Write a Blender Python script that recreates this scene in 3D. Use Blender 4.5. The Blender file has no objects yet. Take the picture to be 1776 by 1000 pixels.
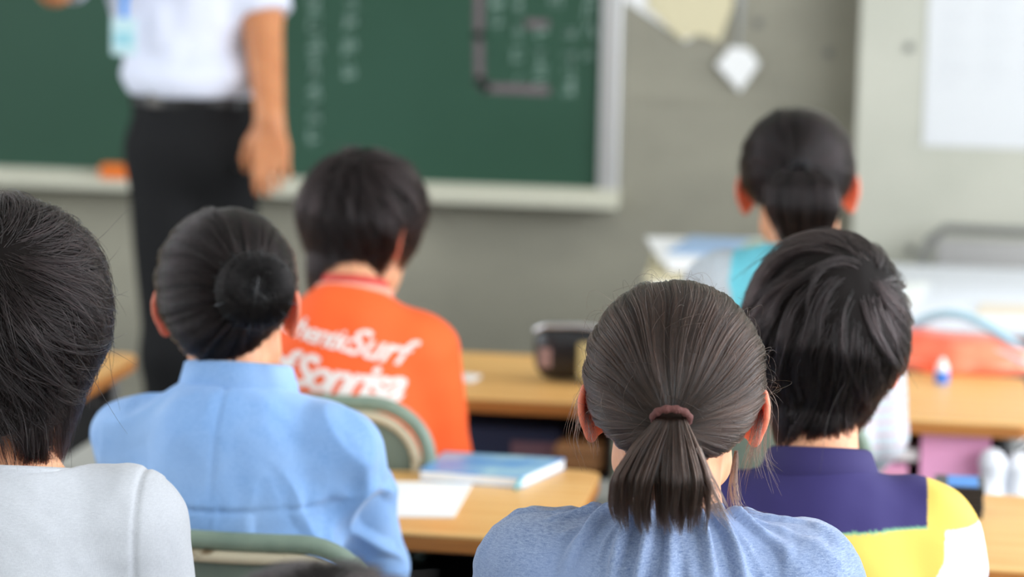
import bpy, bmesh, math, random
import numpy as np
from mathutils import Matrix, Vector
random.seed(7); RNG = np.random.default_rng(7)
D = bpy.data; SC = bpy.context.scene; COL = SC.collection
rad = math.radians

# ------------------------------------------------------------------ camera
FPX = 4700.0                                  # focal length in pixels of the 1776-wide frame
CAM_M = Matrix.Rotation(rad(8.5), 3, 'Z') @ Matrix.Rotation(rad(90 - 8.47), 3, 'X') @ Matrix.Rotation(rad(1.2), 3, 'Z')
CAM_P = Vector((0, 0, 1.55))
cd = D.cameras.new('camera'); cam = D.objects.new('camera', cd); COL.objects.link(cam)
cam.matrix_world = Matrix.Translation(CAM_P) @ CAM_M.to_4x4()
cd.sensor_width = 36; cd.lens = 36 * FPX / 1776; cd.clip_start = .05
cd.dof.use_dof = True; cd.dof.focus_distance = 2.62; cd.dof.aperture_fstop = 3.7; cd.dof.aperture_blades = 0
SC.camera = cam
# ------------------------------------------------------------------ world, light, exposure
w = D.worlds.new('sky'); SC.world = w; w.use_nodes = True
bg = w.node_tree.nodes['Background']; bg.inputs[0].default_value = (.80, .90, 1.0, 1); bg.inputs[1].default_value = 1.6
def area(name, loc, rot, sx, sy, power, col):
    l = D.lights.new(name, 'AREA'); l.shape = 'RECTANGLE'; l.size = sx; l.size_y = sy; l.energy = power; l.color = col
    o = D.objects.new(name, l); COL.objects.link(o); o.location = loc; o.rotation_euler = rot; return o
ROOM_X0, ROOM_X1, ROOM_Y0, ROOM_Y1, ROOM_Z = -4.6, 2.6, -2.0, 6.75, 2.95
area('window_daylight', (ROOM_X1 + .12, 2.4, 1.80), (0, rad(90), 0), 1.6, 7.6, 250, (.93, .96, 1))
area('window_daylight', (ROOM_X0 - .12, 2.4, 1.80), (0, rad(-90), 0), 1.6, 7.6, 90, (.95, .97, 1))
SC.view_settings.view_transform = 'Standard'; SC.view_settings.look = 'None'
SC.view_settings.gamma = 1; SC.view_settings.use_curve_mapping = False
SC.view_settings.exposure = 0.28

# ------------------------------------------------------------------ pixel -> place helpers
def ray(px, py): return CAM_M @ Vector(((px - 888) / FPX, -(py - 500) / FPX, -1))
def W(px, py, d): return CAM_P + ray(px, py) * d
def on_z(px, py, z): r = ray(px, py); return CAM_P + r * ((z - CAM_P.z) / r.z)
def on_y(px, py, y): r = ray(px, py); return CAM_P + r * ((y - CAM_P.y) / r.y)

# ------------------------------------------------------------------ materials
class NT:
    def __init__(s, name):
        s.m = D.materials.new(name); s.m.use_nodes = True; s.t = s.m.node_tree; s.t.nodes.clear()
        s.out = s.n('ShaderNodeOutputMaterial')
    def n(s, t, **kw):
        x = s.t.nodes.new(t)
        for k, v in kw.items(): setattr(x, k, v)
        return x
    def l(s, a, b): s.t.links.new(a, b)
def c4(c): return (c[0], c[1], c[2], 1)
def sr(r, g, b):                                # sRGB 0..255 -> linear
    f = lambda v: (v / 255 / 12.92) if v / 255 <= .04045 else ((v / 255 + .055) / 1.055) ** 2.4
    return (f(r), f(g), f(b))
def mat(name, col, rough=.6, metal=0, col2=None, scale=8, stretch=(1, 1, 1), bump=0, bscale=60, bstretch=None,
        sss=0, spec=.5, coat=0, attr=None, trans=0, detail=4, alpha=1, ssr=(.02, .008, .004), lo=.35, hi=.65):
    k = NT(name); b = k.n('ShaderNodeBsdfPrincipled'); k.l(b.outputs[0], k.out.inputs[0])
    b.inputs['Roughness'].default_value = rough; b.inputs['Metallic'].default_value = metal
    b.inputs['Specular IOR Level'].default_value = spec; b.inputs['Coat Weight'].default_value = coat
    b.inputs['Base Color'].default_value = c4(col)
    if trans: b.inputs['Transmission Weight'].default_value = trans
    if alpha < 1: b.inputs['Alpha'].default_value = alpha
    if sss:
        b.inputs['Subsurface Weight'].default_value = sss; b.inputs['Subsurface Radius'].default_value = ssr
        b.inputs['Subsurface Scale'].default_value = 1.0
    tc = k.n('ShaderNodeTexCoord'); src = None
    if attr:
        a = k.n('ShaderNodeAttribute', attribute_name=attr); src = a.outputs['Color']
    if col2 is not None:
        mp = k.n('ShaderNodeMapping'); mp.inputs['Scale'].default_value = stretch
        nz = k.n('ShaderNodeTexNoise'); nz.inputs['Scale'].default_value = scale; nz.inputs['Detail'].default_value = detail
        k.l(tc.outputs['Object'], mp.inputs[0]); k.l(mp.outputs[0], nz.inputs['Vector'])
        mr = k.n('ShaderNodeMapRange'); mr.inputs[1].default_value = lo; mr.inputs[2].default_value = hi
        k.l(nz.outputs[0], mr.inputs[0])
        mx = k.n('ShaderNodeMix', data_type='RGBA')
        if attr: mx.blend_type = 'MULTIPLY'; k.l(src, mx.inputs['A'])
        else: mx.inputs['A'].default_value = c4(col)
        mx.inputs['B'].default_value = c4(col2)
        k.l(mr.outputs[0], mx.inputs['Factor']); src = mx.outputs['Result']
    if src is not None: k.l(src, b.inputs['Base Color'])
    if bump:
        mp2 = k.n('ShaderNodeMapping'); mp2.inputs['Scale'].default_value = bstretch or (1, 1, 1)
        n2 = k.n('ShaderNodeTexNoise'); n2.inputs['Scale'].default_value = bscale; n2.inputs['Detail'].default_value = 3
        k.l(tc.outputs['Object'], mp2.inputs[0]); k.l(mp2.outputs[0], n2.inputs['Vector'])
        bp = k.n('ShaderNodeBump'); bp.inputs['Strength'].default_value = bump; bp.inputs['Distance'].default_value = .002
        k.l(n2.outputs[0], bp.inputs['Height']); k.l(bp.outputs[0], b.inputs['Normal'])
    return k.m
def weave(name, ca, cb, scale=900, rough=.85, blotch=None, bump=.35, fuzz=.3, crease=0):
    """woven cloth: two crossed thread noises plus slow washed-out blotches"""
    k = NT(name); b = k.n('ShaderNodeBsdfPrincipled'); k.l(b.outputs[0], k.out.inputs[0])
    b.inputs['Roughness'].default_value = rough; b.inputs['Specular IOR Level'].default_value = .2
    b.inputs['Sheen Weight'].default_value = fuzz; b.inputs['Sheen Roughness'].default_value = .5
    tc = k.n('ShaderNodeTexCoord'); outs = []
    for st in ((1, 1, .14), (.14, .14, 1)):
        mp = k.n('ShaderNodeMapping'); mp.inputs['Scale'].default_value = st
        nz = k.n('ShaderNodeTexNoise'); nz.inputs['Scale'].default_value = scale; nz.inputs['Detail'].default_value = 1.5
        k.l(tc.outputs['Object'], mp.inputs[0]); k.l(mp.outputs[0], nz.inputs['Vector']); outs.append(nz.outputs[0])
    ad = k.n('ShaderNodeMath', operation='ADD'); k.l(outs[0], ad.inputs[0]); k.l(outs[1], ad.inputs[1])
    mr = k.n('ShaderNodeMapRange'); mr.inputs[1].default_value = .65; mr.inputs[2].default_value = 1.35; k.l(ad.outputs[0], mr.inputs[0])
    mx = k.n('ShaderNodeMix', data_type='RGBA'); mx.inputs['A'].default_value = c4(ca); mx.inputs['B'].default_value = c4(cb)
    k.l(mr.outputs[0], mx.inputs['Factor']); src = mx.outputs['Result']
    if blotch:
        nz = k.n('ShaderNodeTexNoise'); nz.inputs['Scale'].default_value = 9; nz.inputs['Detail'].default_value = 5
        k.l(tc.outputs['Object'], nz.inputs['Vector'])
        m2 = k.n('ShaderNodeMix', data_type='RGBA'); m3 = k.n('ShaderNodeMapRange'); m3.inputs[1].default_value = .4; m3.inputs[2].default_value = .75
        k.l(nz.outputs[0], m3.inputs[0]); k.l(m3.outputs[0], m2.inputs['Factor']); k.l(src, m2.inputs['A']); m2.inputs['B'].default_value = c4(blotch)
        src = m2.outputs['Result']
    k.l(src, b.inputs['Base Color'])
    bp = k.n('ShaderNodeBump'); bp.inputs['Strength'].default_value = bump; bp.inputs['Distance'].default_value = .0006
    if crease:
        cn = k.n('ShaderNodeTexNoise', noise_type='RIDGED_MULTIFRACTAL'); cn.inputs['Scale'].default_value = 9; cn.inputs['Detail'].default_value = 3; cn.inputs['Distortion'].default_value = .8
        k.l(tc.outputs['Object'], cn.inputs['Vector']); cb_ = k.n('ShaderNodeBump'); cb_.inputs['Strength'].default_value = crease; cb_.inputs['Distance'].default_value = .02
        k.l(cn.outputs[0], cb_.inputs['Height']); k.l(cb_.outputs[0], bp.inputs['Normal'])
    k.l(ad.outputs[0], bp.inputs['Height']); k.l(bp.outputs[0], b.inputs['Normal'])
    return k.m
def hair_mat(name, col, rough=.32, ior=1.42):
    k = NT(name); h = k.n('ShaderNodeBsdfHairPrincipled', parametrization='COLOR')
    hi = k.n('ShaderNodeHairInfo'); mx = k.n('ShaderNodeMix', data_type='RGBA'); mx.inputs['A'].default_value = c4([v * .35 for v in col]); mx.inputs['B'].default_value = c4([v * 3.4 for v in col])
    pw = k.n('ShaderNodeMath', operation='POWER'); pw.inputs[1].default_value = 2.0; k.l(hi.outputs['Random'], pw.inputs[0]); k.l(pw.outputs[0], mx.inputs['Factor']); k.l(mx.outputs['Result'], h.inputs['Color'])
    h.inputs['IOR'].default_value = ior; h.inputs['Roughness'].default_value = rough
    h.inputs['Radial Roughness'].default_value = .35; h.inputs['Coat'].default_value = .0
    if 'Random Roughness' in h.inputs: h.inputs['Random Roughness'].default_value = .3
    k.l(h.outputs[0], k.out.inputs[0]); return k.m

M = {}
M['skin'] = mat('skin', sr(225, 165, 128), rough=.55, sss=.35, attr='tint', col2=(.86, .78, .74), scale=30, bump=.15, bscale=400, ssr=(.016, .006, .003))
M['wood'] = mat('desk_wood', sr(236, 188, 118), rough=.38, col2=sr(222, 164, 92), scale=7, stretch=(.5, 7, 7), bump=.15, bscale=30, bstretch=(1, 12, 12))
M['wood_edge'] = mat('desk_wood_edge', sr(196, 128, 58), rough=.5, col2=sr(150, 90, 38), scale=10, stretch=(1, 5, 30))
M['steel_dark'] = mat('dark_steel', (.012, .012, .016), rough=.5, metal=.3)
M['steel'] = mat('grey_steel', (.30, .31, .31), rough=.38, metal=.7)
M['green_paint'] = mat('grey_green_paint', sr(128, 146, 130), rough=.42, col2=sr(112, 131, 117), scale=25, spec=.5)
M['green_panel'] = mat('grey_green_panel', sr(104, 118, 106), rough=.6, col2=sr(92, 106, 96), scale=18)
M['worn'] = mat('worn_cream_edge', sr(196, 186, 160), rough=.6, col2=sr(110, 92, 66), scale=40, lo=.56, hi=.66)
M['concrete'] = mat('concrete', sr(158, 154, 138), rough=.9, col2=sr(134, 131, 118), scale=2.2, stretch=(1, 1, 1.8), bump=.4, bscale=40, lo=.3, hi=.75)
M['concrete_lit'] = mat('window_lit_concrete', sr(186, 185, 172), rough=.9, col2=sr(176, 176, 163), scale=3, bump=.3, bscale=40)  # same concrete as the wall, brighter window-side light put into the colour
M['board'] = mat('chalkboard_green', sr(38, 73, 55), rough=.55, col2=sr(44, 79, 62), scale=1.6, detail=6, spec=.35)
M['alu'] = mat('aluminium', (.55, .55, .55), rough=.35, metal=.6)
M['tray'] = mat('tray_paint', sr(200, 198, 180), rough=.5)
M['chalk'] = mat('white_chalk', sr(150, 172, 162), rough=1, col2=sr(104, 132, 120), scale=60)
M['chalk_pink'] = mat('pink_chalk', sr(122, 104, 110), rough=1, col2=sr(102, 92, 96), scale=60)
M['white'] = mat('white_plastic', (.8, .8, .8), rough=.4)
M['paper'] = mat('paper', (.86, .86, .85), rough=.8)
M['paper_beige'] = mat('beige_paper', sr(214, 204, 170), rough=.85)
M['print'] = mat('grey_print', (.42, .43, .45), rough=.9)
M['black'] = mat('black_plastic', (.012, .012, .014), rough=.32)
M['floor'] = mat('floor_vinyl', sr(128, 130, 122), rough=.45, col2=sr(116, 118, 110), scale=5)
M['ceil'] = mat('ceiling_board', (.72, .72, .70), rough=.9, bump=.3, bscale=90)
M['plaster'] = mat('plaster_wall', (.62, .61, .56), rough=.9)
M['glass'] = mat('window_glass', (.9, .95, 1), rough=.05, trans=1, alpha=.25)
M['hair_a'] = hair_mat('dark_brown_hair', (.019, .0105, .0075), .24)
M['hair_b'] = hair_mat('black_hair', (.0085, .0055, .0055), .24, 1.36); M['hair_c'] = hair_mat('netted_black_hair', (.005, .004, .004), .28, 1.30)
M['scalp'] = mat('hair_under', (.006, .004, .0035), rough=.8, spec=.15)
M['denim_light'] = weave('light_chambray', sr(114, 156, 214), sr(150, 190, 238), 1500, blotch=sr(156, 190, 234), crease=1.0)
M['denim_front'] = weave('blue_grey_chambray', sr(86, 108, 150), sr(160, 176, 204), 1500, blotch=sr(132, 151, 188), bump=.6, crease=1.0)
M['jersey_grey'] = weave('grey_melange_jersey', sr(184, 187, 194), sr(200, 203, 209), 1400, bump=.12)
M['orange'] = mat('orange_jersey', sr(252, 104, 40), rough=.8, col2=sr(248, 94, 34), scale=4, bump=.1, bscale=300)
M['stripe'] = mat('striped_jersey', (1, 1, 1), rough=.85, attr='dye', bump=.15, bscale=500)
M['cardigan'] = mat('grey_blue_knit', (1, 1, 1), rough=.9, attr='dye', col2=(.85, .85, .88), scale=200, bump=.5, bscale=250)
M['turquoise'] = mat('turquoise_jersey', sr(108, 214, 232), rough=.8)
M['shirt_white'] = mat('white_shirt_cotton', sr(222, 226, 242), rough=.75, spec=.2)
M['trouser_black'] = mat('black_trousers', (.010, .010, .011), rough=.85, spec=.2)
M['navy_cloth'] = mat('navy_cloth', (.022, .03, .07), rough=.9)
M['denim_dark'] = mat('dark_denim', (.03, .05, .11), rough=.9)
M['leather'] = mat('black_leather', (.008, .008, .008), rough=.35)
M['eye'] = mat('eye_white', (.75, .74, .72), rough=.15)
M['iris'] = mat('dark_iris', (.02, .01, .006), rough=.1)
def plain(name, c, rough=.6, **k): return mat(name, c, rough=rough, **k)

# ------------------------------------------------------------------ objects
def link(name, me, parent=None, m=None, smooth=True):
    o = D.objects.new(name, me); COL.objects.link(o)
    if parent is not None: o.parent = parent
    if m is not None:
        me.materials.clear(); me.materials.append(m)
    if smooth and hasattr(me, 'polygons') and len(me.polygons):
        me.polygons.foreach_set('use_smooth', [True] * len(me.polygons))
    return o
def empty(name, loc=(0, 0, 0), rz=0):
    o = D.objects.new(name, None); COL.objects.link(o); o.location = loc; o.rotation_euler = (0, 0, rz); o.empty_display_size = .1
    return o
def tag(o, label, cat, group=None):
    o['label'] = label; o['category'] = cat
    if group: o['group'] = group
    return o
def struct(o): o['kind'] = 'structure'; return o
def copy_tree(o, parent=None):
    c = o.copy(); COL.objects.link(c); c.parent = parent
    for ch in o.children: copy_tree(ch, c)
    return c
class MB:
    """collects boxes, tubes and polygons and links them as one mesh"""
    def __init__(s): s.bm = bmesh.new()
    def box(s, x0, x1, y0, y1, z0, z1, bev=0, seg=2, m=None):
        r = bmesh.ops.create_cube(s.bm, size=1)['verts']
        mm = Matrix.Translation(((x0 + x1) / 2, (y0 + y1) / 2, (z0 + z1) / 2)) @ Matrix.Diagonal((abs(x1 - x0), abs(y1 - y0), abs(z1 - z0), 1))
        bmesh.ops.transform(s.bm, matrix=mm, verts=r)
        if bev:
            es = list({e for v in r for e in v.link_edges})
            g = bmesh.ops.bevel(s.bm, geom=es, offset=bev, segments=seg, affect='EDGES', profile=.5)
            r = list({v for f in g['faces'] for v in f.verts} | {v for v in r if v.is_valid})
        if m is not None: bmesh.ops.transform(s.bm, matrix=m, verts=[v for v in r if v.is_valid])
        return s
    def tube(s, pts, r, seg=10, closed=False, cap=True):
        pts = [Vector(p) for p in pts]; n = len(pts); rings = []; up = None
        for i, p in enumerate(pts):
            a = pts[(i - 1) % n] if (closed or i > 0) else p; b = pts[(i + 1) % n] if (closed or i < n - 1) else p
            t = (b - a).normalized()
            if up is None:
                up = Vector((0, 0, 1)) if abs(t.z) < .9 else Vector((1, 0, 0))
            u = (up - t * up.dot(t)).normalized(); v = t.cross(u); up = u
            rr = r[i] if hasattr(r, '__len__') else r
            rings.append([s.bm.verts.new(p + (u * math.cos(q) + v * math.sin(q)) * rr) for q in [2 * math.pi * j / seg for j in range(seg)]])
        m = n if closed else n - 1
        for i in range(m):
            A, B = rings[i], rings[(i + 1) % n]
            for j in range(seg): s.bm.faces.new((A[j], A[(j + 1) % seg], B[(j + 1) % seg], B[j]))
        if cap and not closed:
            s.bm.faces.new(rings[0][::-1]); s.bm.faces.new(rings[-1])
        return s
    def prism(s, poly, z0, z1, bev=0, m=None):
        """poly: xy outline counter-clockwise"""
        a = [s.bm.verts.new((x, y, z0)) for x, y in poly]; b = [s.bm.verts.new((x, y, z1)) for x, y in poly]; n = len(poly)
        fs = [s.bm.faces.new(a[::-1]), s.bm.faces.new(b)]
        for i in range(n): s.bm.faces.new((a[i], a[(i + 1) % n], b[(i + 1) % n], b[i]))
        vs = a + b
        if bev:
            es = [e for f in fs for e in f.edges]
            g = bmesh.ops.bevel(s.bm, geom=list(set(es)), offset=bev, segments=2, affect='EDGES')
            vs = list({v for f in g['faces'] for v in f.verts} | {v for v in vs if v.is_valid})
        if m is not None: bmesh.ops.transform(s.bm, matrix=m, verts=[v for v in vs if v.is_valid])
        return s
    def build(s, name, m, parent=None, smooth=False):
        bmesh.ops.recalc_face_normals(s.bm, faces=s.bm.faces)
        me = D.meshes.new(name); s.bm.to_mesh(me); s.bm.free()
        o = link(name, me, parent, m, smooth=False)
        if smooth:
            me.polygons.foreach_set('use_smooth', [True] * len(me.polygons))
            try: me.set_sharp_from_angle(angle=rad(38))
            except Exception: pass
        return o
def rrect(w, h, r, n=6):
    out = []
    for cx, cy, a0 in ((w / 2 - r, h / 2 - r, 0), (-w / 2 + r, h / 2 - r, 90), (-w / 2 + r, -h / 2 + r, 180), (w / 2 - r, -h / 2 + r, 270)):
        for i in range(n + 1):
            a = rad(a0 + 90 * i / n); out.append((cx + r * math.cos(a), cy + r * math.sin(a)))
    return out

# ------------------------------------------------------------------ distance fields -> meshes
V3 = lambda *a: np.array(a, dtype=np.float32)
def cap(p, a, b, ra, rb=None):
    rb = ra if rb is None else rb
    a = np.asarray(a, np.float32); b = np.asarray(b, np.float32); ba = b - a; pa = p - a
    t = np.clip(pa @ ba / max(float(ba @ ba), 1e-9), 0, 1)
    return np.sqrt(((pa - t[:, None] * ba) ** 2).sum(1)) - (ra + (rb - ra) * t)
def ell(p, c, r):
    q = (p - np.asarray(c, np.float32)); r = np.asarray(r, np.float32)
    k0 = np.sqrt(((q / r) ** 2).sum(1)) + 1e-9; k1 = np.sqrt(((q / r ** 2) ** 2).sum(1)) + 1e-9
    return k0 * (k0 - 1) / k1
def smin(a, b, k):
    h = np.clip(.5 + .5 * (b - a) / k, 0, 1); return b + (a - b) * h - k * h * (1 - h)
def smax(a, b, k): return -smin(-a, -b, k)
def nets(f, lo, hi, h, smooth=1):
    """naive surface nets of f on a sparse grid"""
    B = 4; lo = np.asarray(lo, float); hi = np.asarray(hi, float)
    nb = np.ceil((hi - lo) / (h * B)).astype(int) + 1; n = nb * B
    bi = np.stack(np.meshgrid(*[np.arange(k) for k in nb], indexing='ij'), -1).reshape(-1, 3)
    cd_ = f((lo + (bi * B + (B - 1) / 2) * h).astype(np.float32))
    G = np.repeat(np.repeat(np.repeat(cd_.reshape(nb), B, 0), B, 1), B, 2).astype(np.float32)
    act = bi[np.abs(cd_) < h * B * 1.9]
    off = np.stack(np.meshgrid(*[np.arange(B)] * 3, indexing='ij'), -1).reshape(-1, 3)
    ix = (act[:, None, :] * B + off[None]).reshape(-1, 3)
    G[ix[:, 0], ix[:, 1], ix[:, 2]] = f((lo + ix * h).astype(np.float32))
    S = G < 0
    c = [S[i:n[0] - 1 + i, j:n[1] - 1 + j, k:n[2] - 1 + k] for i in (0, 1) for j in (0, 1) for k in (0, 1)]
    cnt = sum(x.astype(np.int8) for x in c); cell = np.argwhere((cnt > 0) & (cnt < 8))
    cs = [(i, j, k) for i in (0, 1) for j in (0, 1) for k in (0, 1)]
    vals = np.stack([G[cell[:, 0] + i, cell[:, 1] + j, cell[:, 2] + k] for i, j, k in cs], 1)
    acc = np.zeros((len(cell), 3)); w_ = np.zeros(len(cell))
    for a in range(8):
        for b in range(a + 1, 8):
            if sum(abs(cs[a][q] - cs[b][q]) for q in range(3)) != 1: continue
            va, vb = vals[:, a], vals[:, b]; m = (va < 0) != (vb < 0)
            t = np.where(m, va / np.where(m, va - vb, 1), 0)
            pa, pb = np.array(cs[a], float), np.array(cs[b], float)
            acc += m[:, None] * (pa + t[:, None] * (pb - pa)); w_ += m
    P = lo + (cell + acc / w_[:, None]) * h
    idx = -np.ones(n - 1, dtype=np.int64); idx[cell[:, 0], cell[:, 1], cell[:, 2]] = np.arange(len(cell))
    F = []
    for ax in range(3):
        u, v = (ax + 1) % 3, (ax + 2) % 3
        sl0 = [slice(0, None)] * 3; sl1 = [slice(0, None)] * 3
        sl0[ax] = slice(0, n[ax] - 1); sl1[ax] = slice(1, n[ax])
        a, b = S[tuple(sl0)], S[tuple(sl1)]; e = np.argwhere(a != b)
        e = e[(e[:, u] > 0) & (e[:, v] > 0) & (e[:, u] < n[u] - 1) & (e[:, v] < n[v] - 1)]
        flip = ~S[e[:, 0], e[:, 1], e[:, 2]]
        q = []
        for du, dv in ((-1, -1), (0, -1), (0, 0), (-1, 0)):
            g = e.copy(); g[:, u] += du; g[:, v] += dv; q.append(idx[g[:, 0], g[:, 1], g[:, 2]])
        q = np.stack(q, 1); q[flip] = q[flip][:, ::-1]; F.append(q)
    F = np.concatenate(F); F = F[(F >= 0).all(1)]
    for _ in range(smooth):
        s = np.zeros_like(P); k = np.zeros(len(P))
        for i in range(4):
            a, b = F[:, i], F[:, (i + 1) % 4]
            for j in range(3): s[:, j] += np.bincount(a, P[b, j], len(P)) + np.bincount(b, P[a, j], len(P))
            k += np.bincount(a, minlength=len(P)) + np.bincount(b, minlength=len(P))
        P = P * .45 + .55 * s / np.maximum(k, 1)[:, None]
    return P, F
def normals(P, F):
    a, b, c, d = (P[F[:, i]] for i in range(4)); nf = np.cross(c - a, d - b); N = np.zeros_like(P)
    for i in range(4):
        for j in range(3): N[:, j] += np.bincount(F[:, i], nf[:, j], len(P))
    return N / (np.linalg.norm(N, axis=1)[:, None] + 1e-12)
def mesh_np(name, P, F, attr=None):
    me = D.meshes.new(name); me.vertices.add(len(P)); me.vertices.foreach_set('co', P.astype(np.float32).ravel())
    me.loops.add(F.size); me.loops.foreach_set('vertex_index', F.astype(np.int32).ravel())
    me.polygons.add(len(F)); me.polygons.foreach_set('loop_start', np.arange(0, F.size, F.shape[1], dtype=np.int32))
    if attr:
        for k, v in attr.items():
            a = me.color_attributes.new(k, 'FLOAT_COLOR', 'POINT'); a.data.foreach_set('color', np.concatenate([v, np.ones((len(v), 1))], 1).astype(np.float32).ravel())
    me.update(calc_edges=True); me.validate(); return me
_T = RNG.random((32, 32, 32)).astype(np.float32) * 2 - 1
def noise(p, s=1.0, seed=0):
    q = np.asarray(p, float) * s + seed * 7.31 + 100; i = np.floor(q).astype(int); f = q - i; f = f * f * (3 - 2 * f); r = 0
    for a in (0, 1):
        for b in (0, 1):
            for c in (0, 1):
                w_ = (f[:, 0] if a else 1 - f[:, 0]) * (f[:, 1] if b else 1 - f[:, 1]) * (f[:, 2] if c else 1 - f[:, 2])
                r = r + w_ * _T[(i[:, 0] + a) % 32, (i[:, 1] + b) % 32, (i[:, 2] + c) % 32]
    return r
def sstep(a, b, x): t = np.clip((x - a) / (b - a), 0, 1); return t * t * (3 - 2 * t)

# ------------------------------------------------------------------ people
# head frame: origin midway between the ears, x right, y forward, z up (metres, child size)
def head_sdf(q, s=1.0):
    q = q / s
    d = ell(q, (0, -.012, .036), (.0735, .090, .080))
    d = smin(d, cap(q, (0, .035, .0), (0, .045, -.045), .056, .046), .03)
    d = smin(d, cap(q, (-.034, .02, -.052), (0, .058, -.083), .024, .022), .025)
    d = smin(d, cap(q, (.034, .02, -.052), (0, .058, -.083), .024, .022), .025)
    d = smin(d, cap(q, (0, .078, .012), (0, .099, -.022), .006, .0095), .014)       # nose
    d = smin(d, cap(q, (-.016, .082, -.050), (.016, .082, -.050), .006), .008)        # mouth
    for sx in (-1, 1):
        d = smax(d, -ell(q, (sx * .030, .094, .008), (.016, .014, .011)), .010)       # eye sockets
        d = smin(d, ell(q, (sx * .030, .073, .006), (.0155, .0125, .0125)), .004)
    return d * s
def hair_vol(q, st):
    """the volume the hair fills, before the hairline cuts it"""
    k = st['kind']; t = st.get('thick', .010)
    if k == 'tied':
        d = ell(q, (0, -.012, .036), (.0735 + t, .090 + t, .080 + t))
        return smin(d, cap(q, (0, -.055, -.01), (0, -.045, -.05), .042 + t * .5, .036), .03)
    d = ell(q, (0, -.012, .040), (.0735 + t, .092 + t, .082 + t))
    d = smin(d, cap(q, (0, -.030, .0), (0, -.036, -st.get('drop', .075)), .074 + t * .6, st.get('nape_r', .052)), .03)
    return d
HL = {'tied': [(0, -.42), (40, -.36), (70, -.22), (84, .12), (100, .22), (125, .50), (180, .62)],
      'short': [(0, -.95), (45, -.85), (70, -.55), (92, -.42), (104, -.25), (125, .30), (180, .38)]}
def hairline(v, kind):
    az = np.degrees(np.arctan2(np.abs(v[:, 0]), -v[:, 1])); el = np.arctan2(v[:, 2], np.hypot(v[:, 0], v[:, 1]))
    t = HL[kind] if isinstance(kind, str) else kind
    return el - np.interp(az, [a for a, _ in t], [b for _, b in t])                  # > 0 : hair grows here
def radial(dirs, st):
    lo = np.full(len(dirs), .04, np.float32); hi = np.full(len(dirs), .22, np.float32)
    for _ in range(13):
        m = (lo + hi) / 2; ins = hair_vol((dirs * m[:, None]).astype(np.float32), st) < 0
        lo = np.where(ins, m, lo); hi = np.where(ins, hi, m)
    return (lo + hi) / 2
def unit(v): return v / (np.linalg.norm(v, axis=-1, keepdims=True) + 1e-12)
def curves(name, P, R, m, parent):
    """P (strands, points, 3), R radii"""
    N, K, _ = P.shape; hc = D.hair_curves.new(name); hc.add_curves([K] * N)
    hc.position_data.foreach_set('vector', P.astype(np.float32).ravel())
    a = hc.attributes.get('radius') or hc.attributes.new('radius', 'FLOAT', 'POINT')
    a.data.foreach_set('value', np.broadcast_to(R, (N, K)).astype(np.float32).ravel())
    hc.materials.append(m); o = D.objects.new(name, hc); COL.objects.link(o); o.parent = parent; o['kind'] = 'stuff'
    return o
def frame_of(pole):
    p = unit(np.array(pole, float)); a = np.array((0, 0, 1.)) if abs(p[2]) < .9 else np.array((0, 1., 0))
    u = unit(np.cross(a, p)); return p, u, np.cross(p, u)
def strands_tied(st, n, K=14, thick=.00022):
    """strands from the hairline back to the tie, over the head"""
    p, u, v = frame_of(st['pole']); G = st.get('locks', 260)
    def run(az, t):                                   # az (N), t (N,K) -> dirs
        return np.cos(t)[..., None] * p + np.sin(t)[..., None] * (np.cos(az)[:, None, None] * u + np.sin(az)[:, None, None] * v) if az.ndim == 1 else None
    az = RNG.random(n) * 2 * math.pi
    tt = np.linspace(.1, 2.7, 60); DD = run(az, np.broadcast_to(tt, (n, 60)))
    ok = hairline(DD.reshape(-1, 3), st.get('line', 'tied')).reshape(n, 60) > 0
    bad = ~ok; first = np.where(bad.any(1), bad.argmax(1), 59); tmax = tt[np.maximum(first - 1, 0)]
    frac = RNG.random(n) ** .55                       # many start inside the cap of hair so it is covered evenly
    tend = tmax * np.where(RNG.random(n) < .35, 1, frac); tend = np.maximum(tend, .2)
    s = np.linspace(0, 1, K)[None]; t = tend[:, None] * (1 - s) + .10 * s
    lockid = az * G / (2 * math.pi); near = (np.round(lockid) - lockid) / G * 2 * math.pi
    azs = az[:, None] + near[:, None] * .72 * s ** 1.2 + RNG.normal(0, .016, (n, 1)) * (1 - .5 * s) + .03 * RNG.normal(size=(n, 1)) * np.sin(3 * s) + .02 * np.sin(t * 6 + (az * 3)[:, None])
    d = np.cos(t)[..., None] * p + np.sin(t)[..., None] * (np.cos(azs)[..., None] * u + np.sin(azs)[..., None] * v)
    r = radial(d.reshape(-1, 3), st).reshape(n, K)
    lump = noise(np.stack([np.cos(az) * 9, np.sin(az) * 9, az * 0], 1), 1.6) * .0030 + noise(np.stack([np.cos(az) * 30, np.sin(az) * 30, az * 0], 1), 1.3, 3) * .0015
    r = r + lump[:, None] * sstep(.12, .5, t) + RNG.random((n, 1)) ** 1.5 * .0036 - (.002 * (1 - sstep(0, .12, s)))
    R = thick * np.ones((n, K)); R[:, 0] *= .4
    return d * r[..., None], R
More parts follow.
